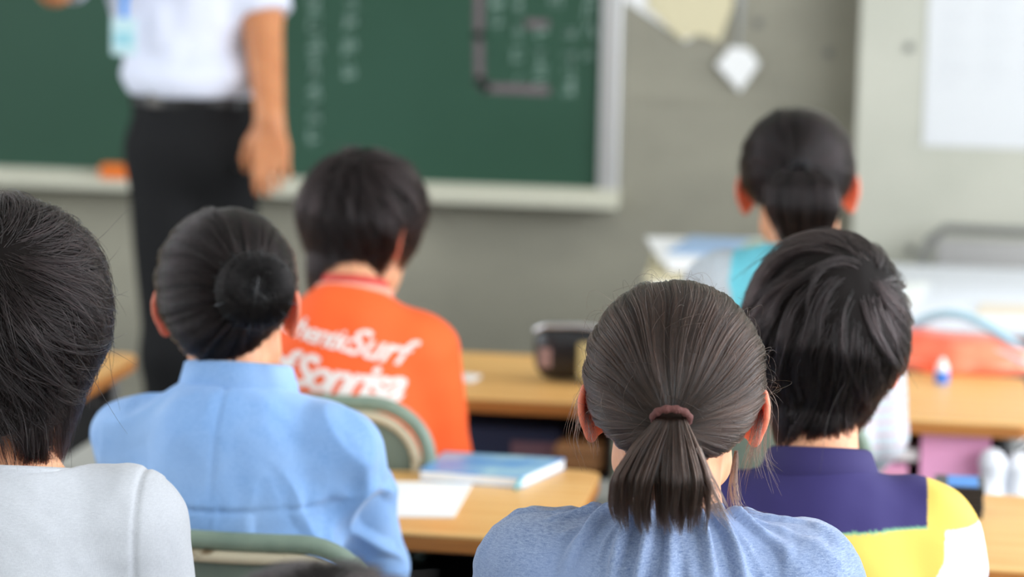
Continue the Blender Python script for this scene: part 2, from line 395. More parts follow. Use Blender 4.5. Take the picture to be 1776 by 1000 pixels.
def strands_short(st, n, K=10, thick=.0003):
    """strands growing out of the scalp away from the whorl, layered, hanging free past the hairline"""
    p, u, v = frame_of(st['pole']); L = st.get('length', .075); G = st.get('locks', 420)
    def guides(m):
        q = unit(RNG.normal(size=(m * 6, 3))); q = q[(hairline(q, st.get('line', 'short')) > .02)][:m]; return q
    q = guides(G); c = q @ p; th = np.arccos(np.clip(c, -1, 1)); az = np.arctan2(q @ v, q @ u)
    s = np.linspace(0, 1, K)[None]; gl = L * (.75 + .5 * RNG.random(G))
    sw = st.get('swirl', .5)
    t = th[:, None] + gl[:, None] / .10 * s; A = az[:, None] + sw * s * np.exp(-th * 1.6)[:, None] + RNG.normal(0, st.get('mess', .10), (G, 1)) * s + .04 * np.sin(4 * s + 9 * az[:, None])
    d = np.cos(t)[..., None] * p + np.sin(t)[..., None] * (np.cos(A)[..., None] * u + np.sin(A)[..., None] * v)
    r = radial(d.reshape(-1, 3), st).reshape(G, K)
    P = d * r[..., None]
    h = hairline(d.reshape(-1, 3), st.get('line', 'short')).reshape(G, K)      # past the hairline: fall straight down
    for k in range(1, K):
        free = (h[:, k] < .0) & (d[:, k, 2] < .2)
        step = (gl / (K - 1))[:, None]
        prev = P[:, k - 1]; dirn = unit(P[:, k] - prev) * .45 + np.array((0, 0, -1.)) * .8; inn = -prev * np.array((1, 1, 0)) * 2.2
        P[:, k] = np.where(free[:, None], prev + unit(dirn + inn) * step, P[:, k])
    Nrm = unit(P - np.array((0, -.01, -.01)))
    fl = (RNG.random(n) < .012) * RNG.normal(0, 1, n)
    lift = RNG.normal(0, .0022, (G, 1)) + noise(q, 9) [:, None] * .003
    P = P + Nrm * (-.0045 * (1 - s) ** 2 + lift * s + st.get('flare', .0) * s ** 3)[..., None]
    gi = RNG.integers(0, G, n)
    o3 = unit(RNG.normal(size=(n, 3))) * (RNG.random((n, 1)) ** .5)
    sp = st.get('spread', .012)
    width = sp * (1 - .72 * s) + .0012
    o3 = o3 - (o3 * Nrm[gi, 0]).sum(1, keepdims=True) * Nrm[gi, 0] * .75
    C = P[gi] + o3[:, None, :] * width[..., None] + RNG.normal(0, .0015, (n, 1, 3)) * s[..., None] + Nrm[gi] * (.0015 * RNG.normal(size=(n, 1)) + .012 * np.abs(fl)[:, None])[..., None] * s[..., None] ** 2 + fl[:, None, None] * RNG.normal(0, .008, (n, 1, 3)) * s[..., None]
    R = thick * (1 - .75 * np.linspace(0, 1, K) ** 2)[None] * np.ones((n, 1))
    # drop strands that would fall across the face
    keep = ~((C[:, -1, 1] > .055) & (C[:, -1, 2] < .035))
    return C[keep], R[keep]
def free_strands(paths, n, rs, m, name, parent, thick=.0003, ragged=.12, K=14, loose=.0):
    """a bundle along a centre line: paths (K0,3), rs (K0,3) = half width x, half depth y, clumping"""
    paths = np.array(paths, float); rs = np.array(rs, float); s0 = np.linspace(0, 1, len(paths)); s = np.linspace(0, 1, K)
    def cr(y):                                        # smooth interpolation
        y = np.asarray(y, float); xs = np.linspace(0, 1, len(y)); f = np.interp(np.linspace(0, 1, 200), xs, y)
        kk = 200 // len(y) // 1; ker = np.hanning(kk + 2)[1:-1]; ker /= ker.sum(); pad = np.r_[[f[0]] * kk, f, [f[-1]] * kk]
        pad[:kk] = 2 * f[0] - f[kk:0:-1]; pad[-kk:] = 2 * f[-1] - f[-2:-kk - 2:-1]
        return np.convolve(pad, ker, 'same')[kk:-kk]
    g = np.linspace(0, 1, 200); X = [cr(paths[:, i]) for i in range(3)]; Wd = cr(rs[:, 0]); Dp = cr(rs[:, 1])
    u = unit(RNG.normal(size=(n, 2))) * np.sqrt(RNG.random((n, 1)))
    G = 70; gu = unit(RNG.normal(size=(G, 2))) * np.sqrt(RNG.random((G, 1)))
    near = ((u[:, None] - gu[None]) ** 2).sum(2).argmin(1)
    L = 1 - ragged * RNG.random(n) - ragged * RNG.random(G)[near]
    e = L[:, None] * s[None]; uu = u[:, None] + (gu[near] - u)[:, None] * (e ** 1.5)[..., None] * .75
    at = lambda y: np.interp(e, g, y)
    ph = RNG.random(G)[near][:, None] * 6.28
    P = np.stack([at(X[0]) + at(Wd) * uu[..., 0] + .004 * np.sin(e * 5 + ph) * e, at(X[1]) + at(Dp) * uu[..., 1] + .003 * np.cos(e * 4 + ph) * e, at(X[2]) + 0 * e], -1)
    P += RNG.normal(0, .0008 + loose, (n, 1, 3)) * e[..., None]
    R = thick * (1 - .7 * s[None] ** 3) * np.ones((n, 1))
    return curves(name, P, R, m, parent)

def _ear_sdf(q):
    # x = outward/back (u), y = across the thickness, z = up
    rim = [(0, .012), (.004, .025), (.015, .032), (.026, .027), (.031, .014), (.030, 0), (.025, -.011), (.017, -.021)]
    d = np.full(len(q), 9., np.float32)
    for a, b in zip(rim, rim[1:]): d = np.minimum(d, cap(q, (a[0], 0, a[1]), (b[0], 0, b[1]), .0034))
    pl = ell(q, (.015, .0015, .003), (.016, .0026, .029)); d = smin(d, pl, .004)
    d = smin(d, ell(q, (.010, .0, -.0255), (.0095, .0040, .0105)), .006)
    d = smin(d, cap(q, (.014, -.002, .016), (.018, -.002, -.012), .0026), .004)
    d = smin(d, cap(q, (-.004, 0, .014), (-.004, 0, -.020), .007, .006), .008)
    return d
EARP, EARF = nets(_ear_sdf, (-.014, -.012, -.042), (.040, .012, .042), .0013, 2)
def hand_sdf(p, wrist, fwd, up, side, curl=.5, s=1.0):
    """five fingers; fwd points along the hand, up is the back of the hand, side=+1 puts the thumb on fwd x up"""
    f = unit(np.array(fwd, float)); upv = np.array(up, float); upv = unit(upv - f * (upv @ f)); lat = np.cross(f, upv) * side
    w_ = np.array(wrist, float); A = lambda a, b, c: w_ + (f * a + lat * b + upv * c) * s
    d = cap(p, A(-.01, 0, 0), A(.02, 0, 0), .018 * s, .017 * s)
    for i, (b0, b1, L, r) in enumerate(((.012, .026, .056, .0075), (.004, .010, .063, .008), (-.005, -.007, .058, .0077), (-.013, -.023, .046, .0067))):
        k = A(.070 - .004 * i, b1, .002); d = smin(d, cap(p, A(.012, b0, 0), k, .011 * s, .010 * s), .010 * s)
        a = 0; q = np.array((.070 - .004 * i, b1, .002)); pr = k
        for j, fr in enumerate((.45, .32, .23)):
            a += curl * (.75 if j else .55); q = q + np.array((math.cos(a), (b1 * 2.2 if j == 0 else 0), -math.sin(a))) * L * fr
            nx = A(*q); d = smin(d, cap(p, pr, nx, r * (1.05 - .08 * j) * s, r * (.97 - .08 * j) * s), .003 * s); pr = nx
    t0, t1, t2, t3 = A(.012, .014, -.004), A(.036, .036, -.012), A(.058, .046, -.020), A(.076, .047, -.028 - .01 * curl)
    d = smin(d, cap(p, t0, t1, .013 * s, .0105 * s), .010 * s); d = smin(d, cap(p, t1, t2, .0095 * s, .0088 * s), .004 * s)
    return smin(d, cap(p, t2, t3, .0088 * s, .0070 * s), .003 * s)

def collar_band(name, N, rx, ry, prof, m, parent, tilt=.25, n=72, fold=0, seed=0):
    """a ring around the neck: prof is a closed list of (dr, dz); tilt raises the back"""
    P = []; F = []; K = len(prof)
    for i in range(n):
        a = 2 * math.pi * i / n; ca, sa = math.cos(a), math.sin(a)
        wob = fold * math.sin(a * 23 + seed) if fold else 0
        for dr, dz in prof:
            r_ = 1 + 0; x = (rx + dr + wob) * ca; y = (ry + dr + wob) * sa
            P.append((N[0] + x, N[1] + y, N[2] + dz - tilt * y))
    for i in range(n):
        for j in range(K): F.append((i * K + j, ((i + 1) % n) * K + j, ((i + 1) % n) * K + (j + 1) % K, i * K + (j + 1) % K))
    me = mesh_np(name, np.array(P), np.array(F)[:, ::-1]); return link(name, me, parent, m)

def person(label, neck, head, yaw=0, nod=0, turn=0, roll=0, hw=.135, dz_sh=-.055, lean=.07, hs=1.0, group=None,
           hands='desk', sleeve=.8, shirt_m=None, shirt_name='t_shirt', fold=None, dye=None, leg_m='denim_dark', vox=.0045, svox=.005, hair=None,
           nstr=9000, hthick=.0003, puff=0, hole=.052, neck_r=.043, ears=(1, 1), sh_pt=None, shirt_extra=None, seat=.42, chest=1.0, el_dn=0, snap=(), el_out=0):
    """neck, head: world points of the neck base and of the ear-level head centre. Facing +y turned by yaw."""
    base = Vector((neck[0], neck[1], 0)); o = empty('person', base, yaw); tag(o, label, 'person', group)
    Ri = Matrix.Rotation(-yaw, 3, 'Z'); hc = np.array(Ri @ (Vector(head) - base)); N = np.array((0, 0, neck[2]))
    HR = np.array(Matrix.Rotation(turn, 3, 'Z') @ Matrix.Rotation(-nod, 3, 'X') @ Matrix.Rotation(roll, 3, 'Y'))     # head -> person frame
    sh = [np.array((sx * hw, .005, N[2] + dz_sh)) for sx in (-1, 1)]
    hip = [np.array((sx * .075, -lean, seat + .07)) for sx in (-1, 1)]
    if hands == 'desk':
        el = [np.array((sx * (hw + .022 + el_out), .11, .735 + el_dn)) for sx in (-1, 1)]; wr = [np.array((sx * .06, .30, .735)) for sx in (-1, 1)]
        hf = [np.array((-sx * .25, 1, 0)) for sx in (-1, 1)]; hu = [(0, 0, 1)] * 2
    else:
        el = [np.array((sx * (hw + .03), .03, N[2] - .27)) for sx in (-1, 1)]; wr = [np.array((sx * .09, .20, seat + .185)) for sx in (-1, 1)]
        hf = [np.array((-sx * .2, 1, -.1)) for sx in (-1, 1)]; hu = [(0, 0, 1)] * 2
    kn = [np.array((sx * .085, .30 - lean, seat + .055)) for sx in (-1, 1)]; an = [np.array((sx * .09, .26 - lean, .075)) for sx in (-1, 1)]
    mid = np.array((0, -lean * .55, (N[2] + seat) / 2 + .03)); ch = np.array((0, -lean * .25 - .012, N[2] - .15))
    def torso(p, g):
        d = ell(p, ch, (hw * .86 * chest + g, .088 + g, .165 + g)); d = smin(d, ell(p, mid, (.118 + g, .085 + g, .17)), .05)
        d = smin(d, ell(p, (0, -lean, seat + .085), (.135 + g, .105 + g, .09 + g)), .05); return d
    def shoulders(p, g, kk=.045):
        d = cap(p, sh[0] + (.03, -.008, .0), sh[1] + (-.03, -.008, .0), .040 + g)
        for i in (0, 1): d = smin(d, cap(p, N + (0, -.010, -.047), sh[i] + ((-1) ** i * .015, -.005, .002), .038 + g, .036 + g), kk)
        return d
    nk = hc + HR @ np.array((0, -.022, -.045)) * hs
    def body(p):
        q = ((p - hc) @ HR).astype(np.float32); d = head_sdf(q, hs)
        d = smin(d, cap(p, nk, N + (0, -.004, -.02), neck_r, neck_r + .004), .022)
        d = smin(d, shoulders(p, -.006), .03); d = smin(d, torso(p, -.008), .05)
        for i in (0, 1):
            d = smin(d, cap(p, sh[i], el[i], .040, .031), .03); d = smin(d, cap(p, el[i], wr[i], .031, .0195), .012)
            m = cap(p, wr[i], wr[i] + unit(hf[i]) * .12, .06) < .03
            if m.any():
                hd = np.full(len(p), 9., np.float32); hd[m] = hand_sdf(p[m], wr[i], hf[i], hu[i], 1 if i == 0 else -1, .35, .86); d = smin(d, hd, .008)
            d = smin(d, cap(p, hip[i], kn[i], .064, .047), .03); d = smin(d, cap(p, kn[i], an[i], .045, .028), .015)
            d = smin(d, cap(p, an[i] + (0, -.015, -.03), an[i] + (0, .11, -.045), .027, .02), .02)
        return d
    z1 = hc[2] + .16
    P, F = nets(body, (-.36, -.32, .0), (.36, .50, z1), vox, 2)
    T = np.ones((len(P), 3)) * np.array(sr(232, 172, 134)); ql = (P - hc) @ HR / hs; lp = np.exp(-((ql[:, 0] / .018) ** 2 + ((ql[:, 2] + .050) / .0055) ** 2)) * (ql[:, 1] > .07)
    T = T * (1 - lp[:, None]) + lp[:, None] * np.array(sr(206, 112, 104))
    vs, fs, ts = [P], [F], [T]; cnt = len(P)
    for i, sx in enumerate((-1, 1)):
        if not ears[i]: continue
        a = rad(38); E = EARP * .86; X = np.stack([sx * (E[:, 0] * math.sin(a) + E[:, 1] * -math.cos(a) * -1), -E[:, 0] * math.cos(a) + E[:, 1] * math.sin(a), E[:, 2]], 1)
        X = (X + np.array((sx * .0730, .002, .0))) * hs @ HR.T + hc; f = EARF + cnt
        vs.append(X); fs.append(f[:, ::-1] if sx > 0 else f); ts.append(np.ones((len(X), 3)) * np.array(sr(232, 136, 108))); cnt += len(X)
    P = np.concatenate(vs); F = np.concatenate(fs); T = np.concatenate(ts)
    link('body', mesh_np('body', P, F, {'tint': T}), o, M['skin'])
    for sx in (-1, 1):
        ec = hc + HR @ (np.array((sx * .030, .0755, .006)) * hs)
        b = MB(); bmesh.ops.create_uvsphere(b.bm, u_segments=14, v_segments=10, radius=.0105 * hs, matrix=Matrix.Translation(ec)); e = b.build('eye', M['eye'], o, True)
        ic = hc + HR @ (np.array((sx * .030, .0822, .0055)) * hs)
        b = MB(); bmesh.ops.create_uvsphere(b.bm, u_segments=12, v_segments=8, radius=.0052 * hs, matrix=Matrix.Translation(ic)); b.build('iris', M['iris'], e, True)
        b = MB(); b.tube([tuple(hc + HR @ (np.array((sx * bx_, by_, bz_)) * hs)) for bx_, by_, bz_ in ((.014, .092, .022), (.030, .0895, .026), (.046, .078, .021))], [.0022, .0028, .0015], 8).build('eyebrow', M['black'], o, True)
    # trousers and shoes
    def trou(p):
        d = ell(p, (0, -lean, seat + .085), (.145, .115, .095))
        for i in (0, 1): d = smin(d, cap(p, hip[i], kn[i], .075, .058), .03); d = smin(d, cap(p, kn[i], an[i] + (0, 0, .03), .056, .042), .015)
        return np.maximum(d, an[0][2] + .01 - p[:, 2])
    P, F = nets(trou, (-.25, -.30, .04), (.25, .45, seat + .22), .008, 2)
    P[:, 2] = np.maximum(P[:, 2], np.where((P[:, 1] < .22 - lean), seat + .003, 0)); link('trousers', mesh_np('trousers', P, F), o, M[leg_m])
    for i in (0, 1):
        def shoe(p):
            d = smin(ell(p, an[i] + (0, -.012, -.03), (.036, .042, .042)), ell(p, an[i] + (0, .075, -.045), (.038, .065, .030)), .03)
            return np.maximum(d, .002 - p[:, 2])
        P, F = nets(shoe, an[i] - (.06, .08, .075), an[i] + (.06, .17, .04), .006, 1); link('indoor_shoe', mesh_np('indoor_shoe', P, F), o, M['white'])
    # shirt
    def shirt(p):
        d = smin(shoulders(p, .008 + puff * .4), torso(p, .010 + puff * .5), .05)
        for i in (0, 1):
            n_ = len(p)
            if sleeve <= 1:
                e_ = sh[i] + (el[i] - sh[i]) * sleeve; a = cap(p, sh[i], e_, .052 + puff, .047 + puff * .6)
                ax = unit(el[i] - sh[i]); a = np.maximum(a, (p - e_) @ ax)
            else:
                a = cap(p, sh[i], el[i], .051 + puff, .040 + puff * .5); e_ = el[i] + (wr[i] - el[i]) * (sleeve - 1); a = smin(a, cap(p, el[i], e_, .043, .036), .015)
            d = smin(d, a, .035)
        if shirt_extra: d = shirt_extra(p, d, N, sh)
        d = smax(d, -cap(p, N + (0, .012, .012), N + (0, .03, .2), hole, hole * 1.6), .006)
        return smax(d, seat + .06 - p[:, 2], .01)
    P, F = nets(shirt, (-.36, -.30, seat + .03), (.36, .42, N[2] + .10), svox, 2)
    if fold is not None: P = P + normals(P, F) * np.maximum(fold(P, N, sh, el), -.007)[:, None]
    for zb in snap: m = np.abs(P[:, 2] - N[2] - zb) < svox * .5; P[m, 2] = N[2] + zb
    at = {'dye': dye(P, N, sh, el)} if dye else None
    shm = link(shirt_name, mesh_np(shirt_name, P, F, at), o, shirt_m)
    # hair
    if hair:
        st = hair; HM = Matrix.Translation(hc) @ Matrix(HR.tolist()).to_4x4()
        def hs_(q):
            d = hair_vol(q, dict(st, thick=st.get('thick', .010) - .004))
            v = unit(q + 1e-6); line = -hairline(v, st.get('line', st['kind'])) * .09
            return smax(np.maximum(d, -head_sdf(q * np.float32(1.02), 1.0) - .012), line + .004, .006)
        P, F = nets(hs_, (-.13, -.16, -.13), (.13, .15, .16), .004, 2)
        P = P + normals(P, F) * (noise(P, 60) * .0008)[:, None]
        ho = link('hair', mesh_np('hair', P, F), o, M['scalp']); ho.matrix_local = HM @ Matrix.Scale(hs, 4)
        fn = strands_tied if st['kind'] == 'tied' else strands_short
        C, R = fn(st, nstr, thick=hthick)
        curves('hair_strands', C, R, M[st.get('mat', 'hair_b')], ho)
        o['_h'] = 1; del o['_h']
        return o, ho, N, hc, HR, sh, el, wr, shm
    return o, None, N, hc, HR, sh, el, wr, shm
#@@PEOPLE_END
# ------------------------------------------------------------------ the room
def wallbox(name, x0, x1, y0, y1, z0, z1, m): return struct(MB().box(x0, x1, y0, y1, z0, z1).build(name, m))
wallbox('floor', ROOM_X0 - .2, ROOM_X1 + .2, ROOM_Y0 - .2, ROOM_Y1 + .2, -.1, 0, M['floor'])
wallbox('ceiling', ROOM_X0 - .2, ROOM_X1 + .2, ROOM_Y0 - .2, ROOM_Y1 + .2, ROOM_Z, ROOM_Z + .1, M['ceil'])
wf = wallbox('wall_front', ROOM_X0 - .2, ROOM_X1 + .2, ROOM_Y1, ROOM_Y1 + .2, 0, ROOM_Z, M['concrete'])
wallbox('wall_back', ROOM_X0 - .2, ROOM_X1 + .2, ROOM_Y0 - .2, ROOM_Y0, 0, ROOM_Z, M['plaster'])
for nm, x, sx in (('right', ROOM_X1, 1), ('left', ROOM_X0, -1)):
    b = MB(); xs = (x, x + sx * .2)
    b.box(min(xs), max(xs), ROOM_Y0, ROOM_Y1, 0, .95); b.box(min(xs), max(xs), ROOM_Y0, ROOM_Y1, 2.65, ROOM_Z)
    b.box(min(xs), max(xs), ROOM_Y0, -1.45, .95, 2.65); b.box(min(xs), max(xs), 6.25, ROOM_Y1, .95, 2.65)
    struct(b.build('wall_' + nm, M['plaster']))
    win = struct(empty('window_1' if sx > 0 else 'window_2', (x + sx * .05, 2.4, .95)))
    for y in (-3.85, 3.85): MB().box(-.03, .03, y - .03, y + .03, 0, 1.7).build('frame', M['alu'], win)
    for z in (0, 1.66): MB().box(-.03, .03, -3.85, 3.85, z, z + .04).build('frame', M['alu'], win)
    for j in range(1, 4): MB().box(-.02, .02, -3.85 + j * 1.925 - .02, -3.85 + j * 1.925 + .02, 0, 1.7).build('mullion', M['alu'], win)
PX = on_y(1490, 100, 6.6).x
pil = wallbox('wall_pillar', PX, PX + .95, 6.6, ROOM_Y1, 0, ROOM_Z, M['concrete_lit'])
def disc(name, c, r, m, parent, dy=.004, n=20):
    b = MB(); b.tube([(c[0], c[1], c[2]), (c[0], c[1] - dy, c[2])], r, n); return b.build(name, m, parent)
M['hole'] = plain('form_tie_hole_shade', sr(112, 112, 108), .9)  # darker grey paints the shade of the tie-hole recesses onto flat discs
for px, py in ((1580, 432), (1577, 82)): disc('form_tie_hole_disc', on_y(px, py, 6.6), .011, M['hole'], pil)
for px, py in ((1437, 92), (1315, 40)): disc('form_tie_hole_disc', on_y(px, py, 6.75), .011, M['hole'], wf)
b = MB()
for z in (1.02, 1.92): b.box(ROOM_X0, PX, ROOM_Y1 - .0035, ROOM_Y1 + .01, z, z + .006)
b.build('formwork_ridge', M['concrete'], wf)
MB().box(ROOM_X0, PX, ROOM_Y1 - .012, ROOM_Y1, 0, .08).build('skirting', M['plaster'], wf)

# ------------------------------------------------------------------ chalkboard
by = ROOM_Y1; cb = tag(empty('chalkboard', (-2.4, by, .78)), 'large dark green chalkboard with vertical chalk writing on the front wall', 'chalkboard')
def cbl(p): return Vector(p) - cb.location
xr = on_y(1040, 322, by).x; xl = -3.5; zb = .80; zt = 2.05
MB().box(xl + 2.4, xr + 2.4, -.035, -.002, zb - .78, zt - .78).build('writing_surface', M['board'], cb)
for nm, bx in (('frame_stile', (xr, xr + .05, zb - .045, zt + .05)), ('frame_stile', (xl - .05, xl, zb - .045, zt + .05)), ('frame_rail', (xl, xr, zt, zt + .05))):
    MB().box(bx[0] + 2.4, bx[1] + 2.4, -.055, -.002, bx[2] - .78, bx[3] - .78, .006).build(nm, M['alu'], cb)
b = MB(); b.box(xl + 2.35, xr + 2.452, -.105, -.002, -.030, -.018, .003); b.box(xl + 2.35, xr + 2.452, -.105, -.095, -.03, .006, .003); b.box(xl + 2.35, xr + 2.452, -.06, -.002, -.03, .022, .002)
b.build('chalk_tray', M['tray'], cb)
rnd = random.Random(5)
def stroke(b, pts, w_=.006):
    for p, q in zip(pts, pts[1:]):
        p = Vector(p); q = Vector(q); t = (q - p); 
        if t.length < 1e-5: continue
        t.normalize(); n_ = Vector((-t.z, 0, t.x)) * w_ / 2; e = t * w_ * .45
        vs = [b.bm.verts.new(v) for v in (p - e - n_, q + e - n_, q + e + n_, p - e + n_)]; b.bm.faces.new(vs)
def glyphs(px, y0, y1, ww=.045, dens=6, m='chalk', lw=.006):
    a = on_y(px, y0, by); c = on_y(px, y1, by); b = MB(); z = a.z; h = .052
    while z > c.z + h * .5:
        ox, oz = a.x - cb.location.x, z - cb.location.z
        for k in range(dens):
            if rnd.random() < .5: yy = oz - h * rnd.random(); x0 = -ww / 2 * rnd.uniform(.5, 1); x1 = ww / 2 * rnd.uniform(.5, 1); stroke(b, [(ox + x0, -.0362, yy), (ox + x1, -.0362, yy + .004)], lw)
            else: xx = ox + ww * rnd.uniform(-.4, .4); z0 = oz - h * rnd.uniform(0, .3); stroke(b, [(xx, -.0363, z0), (xx + rnd.uniform(-.012, .012), -.0363, z0 - h * rnd.uniform(.4, .8))], lw)
        z -= h * 1.12
    b.build('chalk_writing', M[m], cb)['kind'] = 'stuff'
for a in ((552, -60, 262, .030, 6), (614, -60, 40, .03, 6), (612, 62, 150, .036, 5), (868, -20, 60, .03, 4), (905, -40, 140, .03, 3), (942, 40, 150, .036, 4), (968, -60, 20, .04, 6), (992, 50, 182, .036, 6), (1026, -40, 112, .03, 3)): glyphs(*a, lw=.0045)
b = MB(); P_ = [on_y(x, y, by) - cb.location for x, y in ((836, -80), (834, 60), (836, 138), (846, 150), (950, 155))]
stroke(b, [(p.x, -.0366, p.z) for p in P_], .022); b.build('chalk_line', M['chalk_pink'], cb)
b = MB(); p = on_y(935, 40, by) - cb.location; stroke(b, [(p.x - .02, -.0367, p.z), (p.x + .02, -.0367, p.z)], .02); b.build('chalk_line', M['chalk_pink'], cb)
# orange eraser on the tray
p = on_y(203, 290, by - .06); e = tag(empty('chalk_eraser', (p.x, by - .083, .7675)), 'orange chalkboard eraser lying on the chalk tray beside the teacher', 'eraser')
MB().box(-.035, .035, -.022, .022, .012, .056, .010).build('grip', plain('orange_felt', sr(232, 118, 40), .8), e, True)
MB().box(-.033, .033, -.02, .02, 0, .014, .003).build('felt', plain('grey_felt', (.35, .33, .3), .9), e)
b = MB()
# papers on the wall
def wall_poly(name, pix, m, label=None, cat=None, y=by, th=.0012, curl=.0, parent=None):
    ps = [on_y(px, py, y) for px, py in pix]; c = sum(ps, Vector()) / len(ps)
    b = MB(); poly = [(p.x - c.x, p.z - c.z) for p in ps]
    b.prism(poly, .001, .001 + th, m=Matrix.Rotation(rad(90), 4, 'X')); o = b.build(name, m); o.location = (c.x, y, c.z)
    if label: tag(o, label, cat)
    return o
wall_poly('paper_sheet', [(1085, -40), (1085, 2), (1165, 55), (1190, 72), (1250, 30), (1262, -70)], M['paper'], 'white sheet hanging with a torn diagonal edge beside the board', 'paper', th=.003)
wall_poly('paper_sheet', [(1150, -60), (1120, 8), (1180, 68), (1215, 60), (1248, 72), (1272, 10), (1275, -80)], M['paper_beige'], 'beige folded sheet hanging over the white one, right of the board', 'paper', y=by - .004, th=.004)
tg = tag(empty('hanging_tag', on_y(1280, 85, by)), 'pale four-cornered tag dangling on a cord beside the beige sheet', 'tag')
c0 = tg.location
b = MB(); b.prism([(q.x - c0.x, q.z - c0.z) for q in [on_y(x, y, by) for x, y in ((1268, 80), (1242, 112), (1284, 158), (1318, 110), (1300, 84))]], .012, .020, .003, m=Matrix.Rotation(rad(90), 4, 'X')); b.build('tag_card', M['paper'], tg)
q0 = on_y(1296, -60, by) - c0; b = MB(); b.tube([(q0.x, -.016, q0.z), (0, -.016, -.005)], .0025, 8).build('cord', M['steel'], tg)
b = MB(); q0 = on_y(1283, -60, by) - c0; b.tube([(q0.x, -.012, q0.z), (.004, -.012, -.005)], .0025, 8).build('cord', M['steel'], tg)
ps = [on_y(x, y, 6.6) for x, y in ((1600, 252), (1604, 2))]; po = tag(empty('wall_poster', (ps[0].x, 6.6, ps[0].z)), 'large white printed poster on the pale pillar at the top right', 'poster')
pw, ph = .36, ps[1].z - ps[0].z + .12
MB().box(0, pw, -.003, -.0005, 0, ph).build('poster_sheet', plain('poster_paper', (.62, .63, .64), .8), po)
b = MB()
for i in range(34):
    z = ph - .04 - i * .0085
    if z < .03: break
    for seg in range(3):
        x0 = .028 + seg * .10; x1 = x0 + .088 * rnd.uniform(.5, 1)
        if i % 7 != 3: stroke(b, [(x0, -.0034, z), (x1, -.0034, z)], .0022)
stroke(b, [(.028, -.0034, ph - .02), (.24, -.0034, ph - .02)], .01)
b.build('printed_text', plain('print_ink', (.55, .56, .58), .9), po)

# ------------------------------------------------------------------ desks
def desk_frame(wd, dp):
    t = empty('school_desk', (0, 0, 0)); H = .70
    MB().prism([(x + 0, y + 0) for x, y in rrect(wd, dp, .028)], H - .004, H, .0015).build('desk_top', M['wood'], t, True)
    MB().prism([(x + 0, y + 0) for x, y in rrect(wd - .001, dp - .001, .028)], H - .024, H - .004, .002).build('top_edge', M['wood_edge'], t, True)
    b = MB(); x1, y1, z0 = wd / 2 - .05, dp / 2 - .03, H - .135
    b.box(-x1, x1, -y1, y1, z0, z0 + .004); b.box(-x1, -x1 + .003, -y1, y1, z0, H - .024); b.box(x1 - .003, x1, -y1, y1, z0, H - .024); b.box(-x1, x1, y1 - .003, y1, z0, H - .024)
    b.build('book_box', M['steel_dark'], t)
    for sx in (-1, 1):
        for sy in (-1, 1):
            MB().tube([(sx * (wd / 2 - .035), sy * (dp / 2 - .05), .012), (sx * (wd / 2 - .035), sy * (dp / 2 - .05), H - .024)], .0125, 10).build('leg', M['steel'], t, True)
            MB().box(sx * (wd / 2 - .035) - .016, sx * (wd / 2 - .035) + .016, sy * (dp / 2 - .05) - .016, sy * (dp / 2 - .05) + .016, 0, .03, .004).build('foot_cap', M['black'], t)
        MB().tube([(sx * (wd / 2 - .035), -dp / 2 + .05, .10), (sx * (wd / 2 - .035), dp / 2 - .05, .10)], .010, 8).build('side_rail', M['steel'], t, True)
    MB().tube([(-wd / 2 + .035, dp / 2 - .05, .14), (wd / 2 - .035, dp / 2 - .05, .14)], .010, 8).build('cross_rail', M['steel'], t, True)
    for sx in (-1, 1): MB().tube([(sx * (wd / 2 - .03), 0, H - .05), (sx * (wd / 2 + .012), 0, H - .055), (sx * (wd / 2 + .018), 0, H - .04)], .003, 6).build('bag_hook', M['steel'], t)
    return t
dk = desk_frame(.60, .44)
DESK = {}
def put_desk(key, xr_, yn, label, first=False):
    o = dk if first else copy_tree(dk); o.location = (xr_ - .30, yn + .22, 0); tag(o, label, 'desk', 'wooden school desks'); DESK[key] = o; return o
put_desk('C', -.44, 3.44, 'wooden school desk under the blue notebook and white sheet', True)
put_desk('A', -.44, 4.40, 'wooden school desk under the black pencil case, in front of the boy in orange')
put_desk('B', -1.372, 4.22, 'wooden school desk at the far left, behind the dark-haired child in grey')
put_desk('D', .27, 3.425, 'wooden school desk before the child in navy and yellow, under the black cases')
put_desk('E', .205, 4.40, 'wooden school desk under the orange-red bag, with a pink folder in its box')

# teacher's table
T0 = on_z(1112, 548, .72); tb = tag(empty('teacher_table', (.35, 5.74, 0)), 'long light grey table at the front beside the chalkboard', 'table')
tx0, tx1 = T0.x - .35, 1.35 - .35
M['tabletop'] = plain('pale_grey_laminate', sr(232, 236, 244), .35)
MB().box(tx0, tx1, -.40, .40, .69, .72, .006).build('table_top', M['tabletop'], tb, True)
b = MB(); b.box(tx0 + .03, tx1 - .03, -.36, -.34, .35, .69); b.build('modesty_panel', plain('dark_grey_panel', (.10, .10, .105), .6), tb)
for x in (tx0 + .05, tx1 - .05):
    for y in (-.35, .35): MB().box(x - .02, x + .02, y - .02, y + .02, 0, .69, .003).build('leg', M['steel'], tb)
    MB().box(x - .01, x + .01, -.33, .33, .3, .34).build('side_rail', M['steel'], tb)

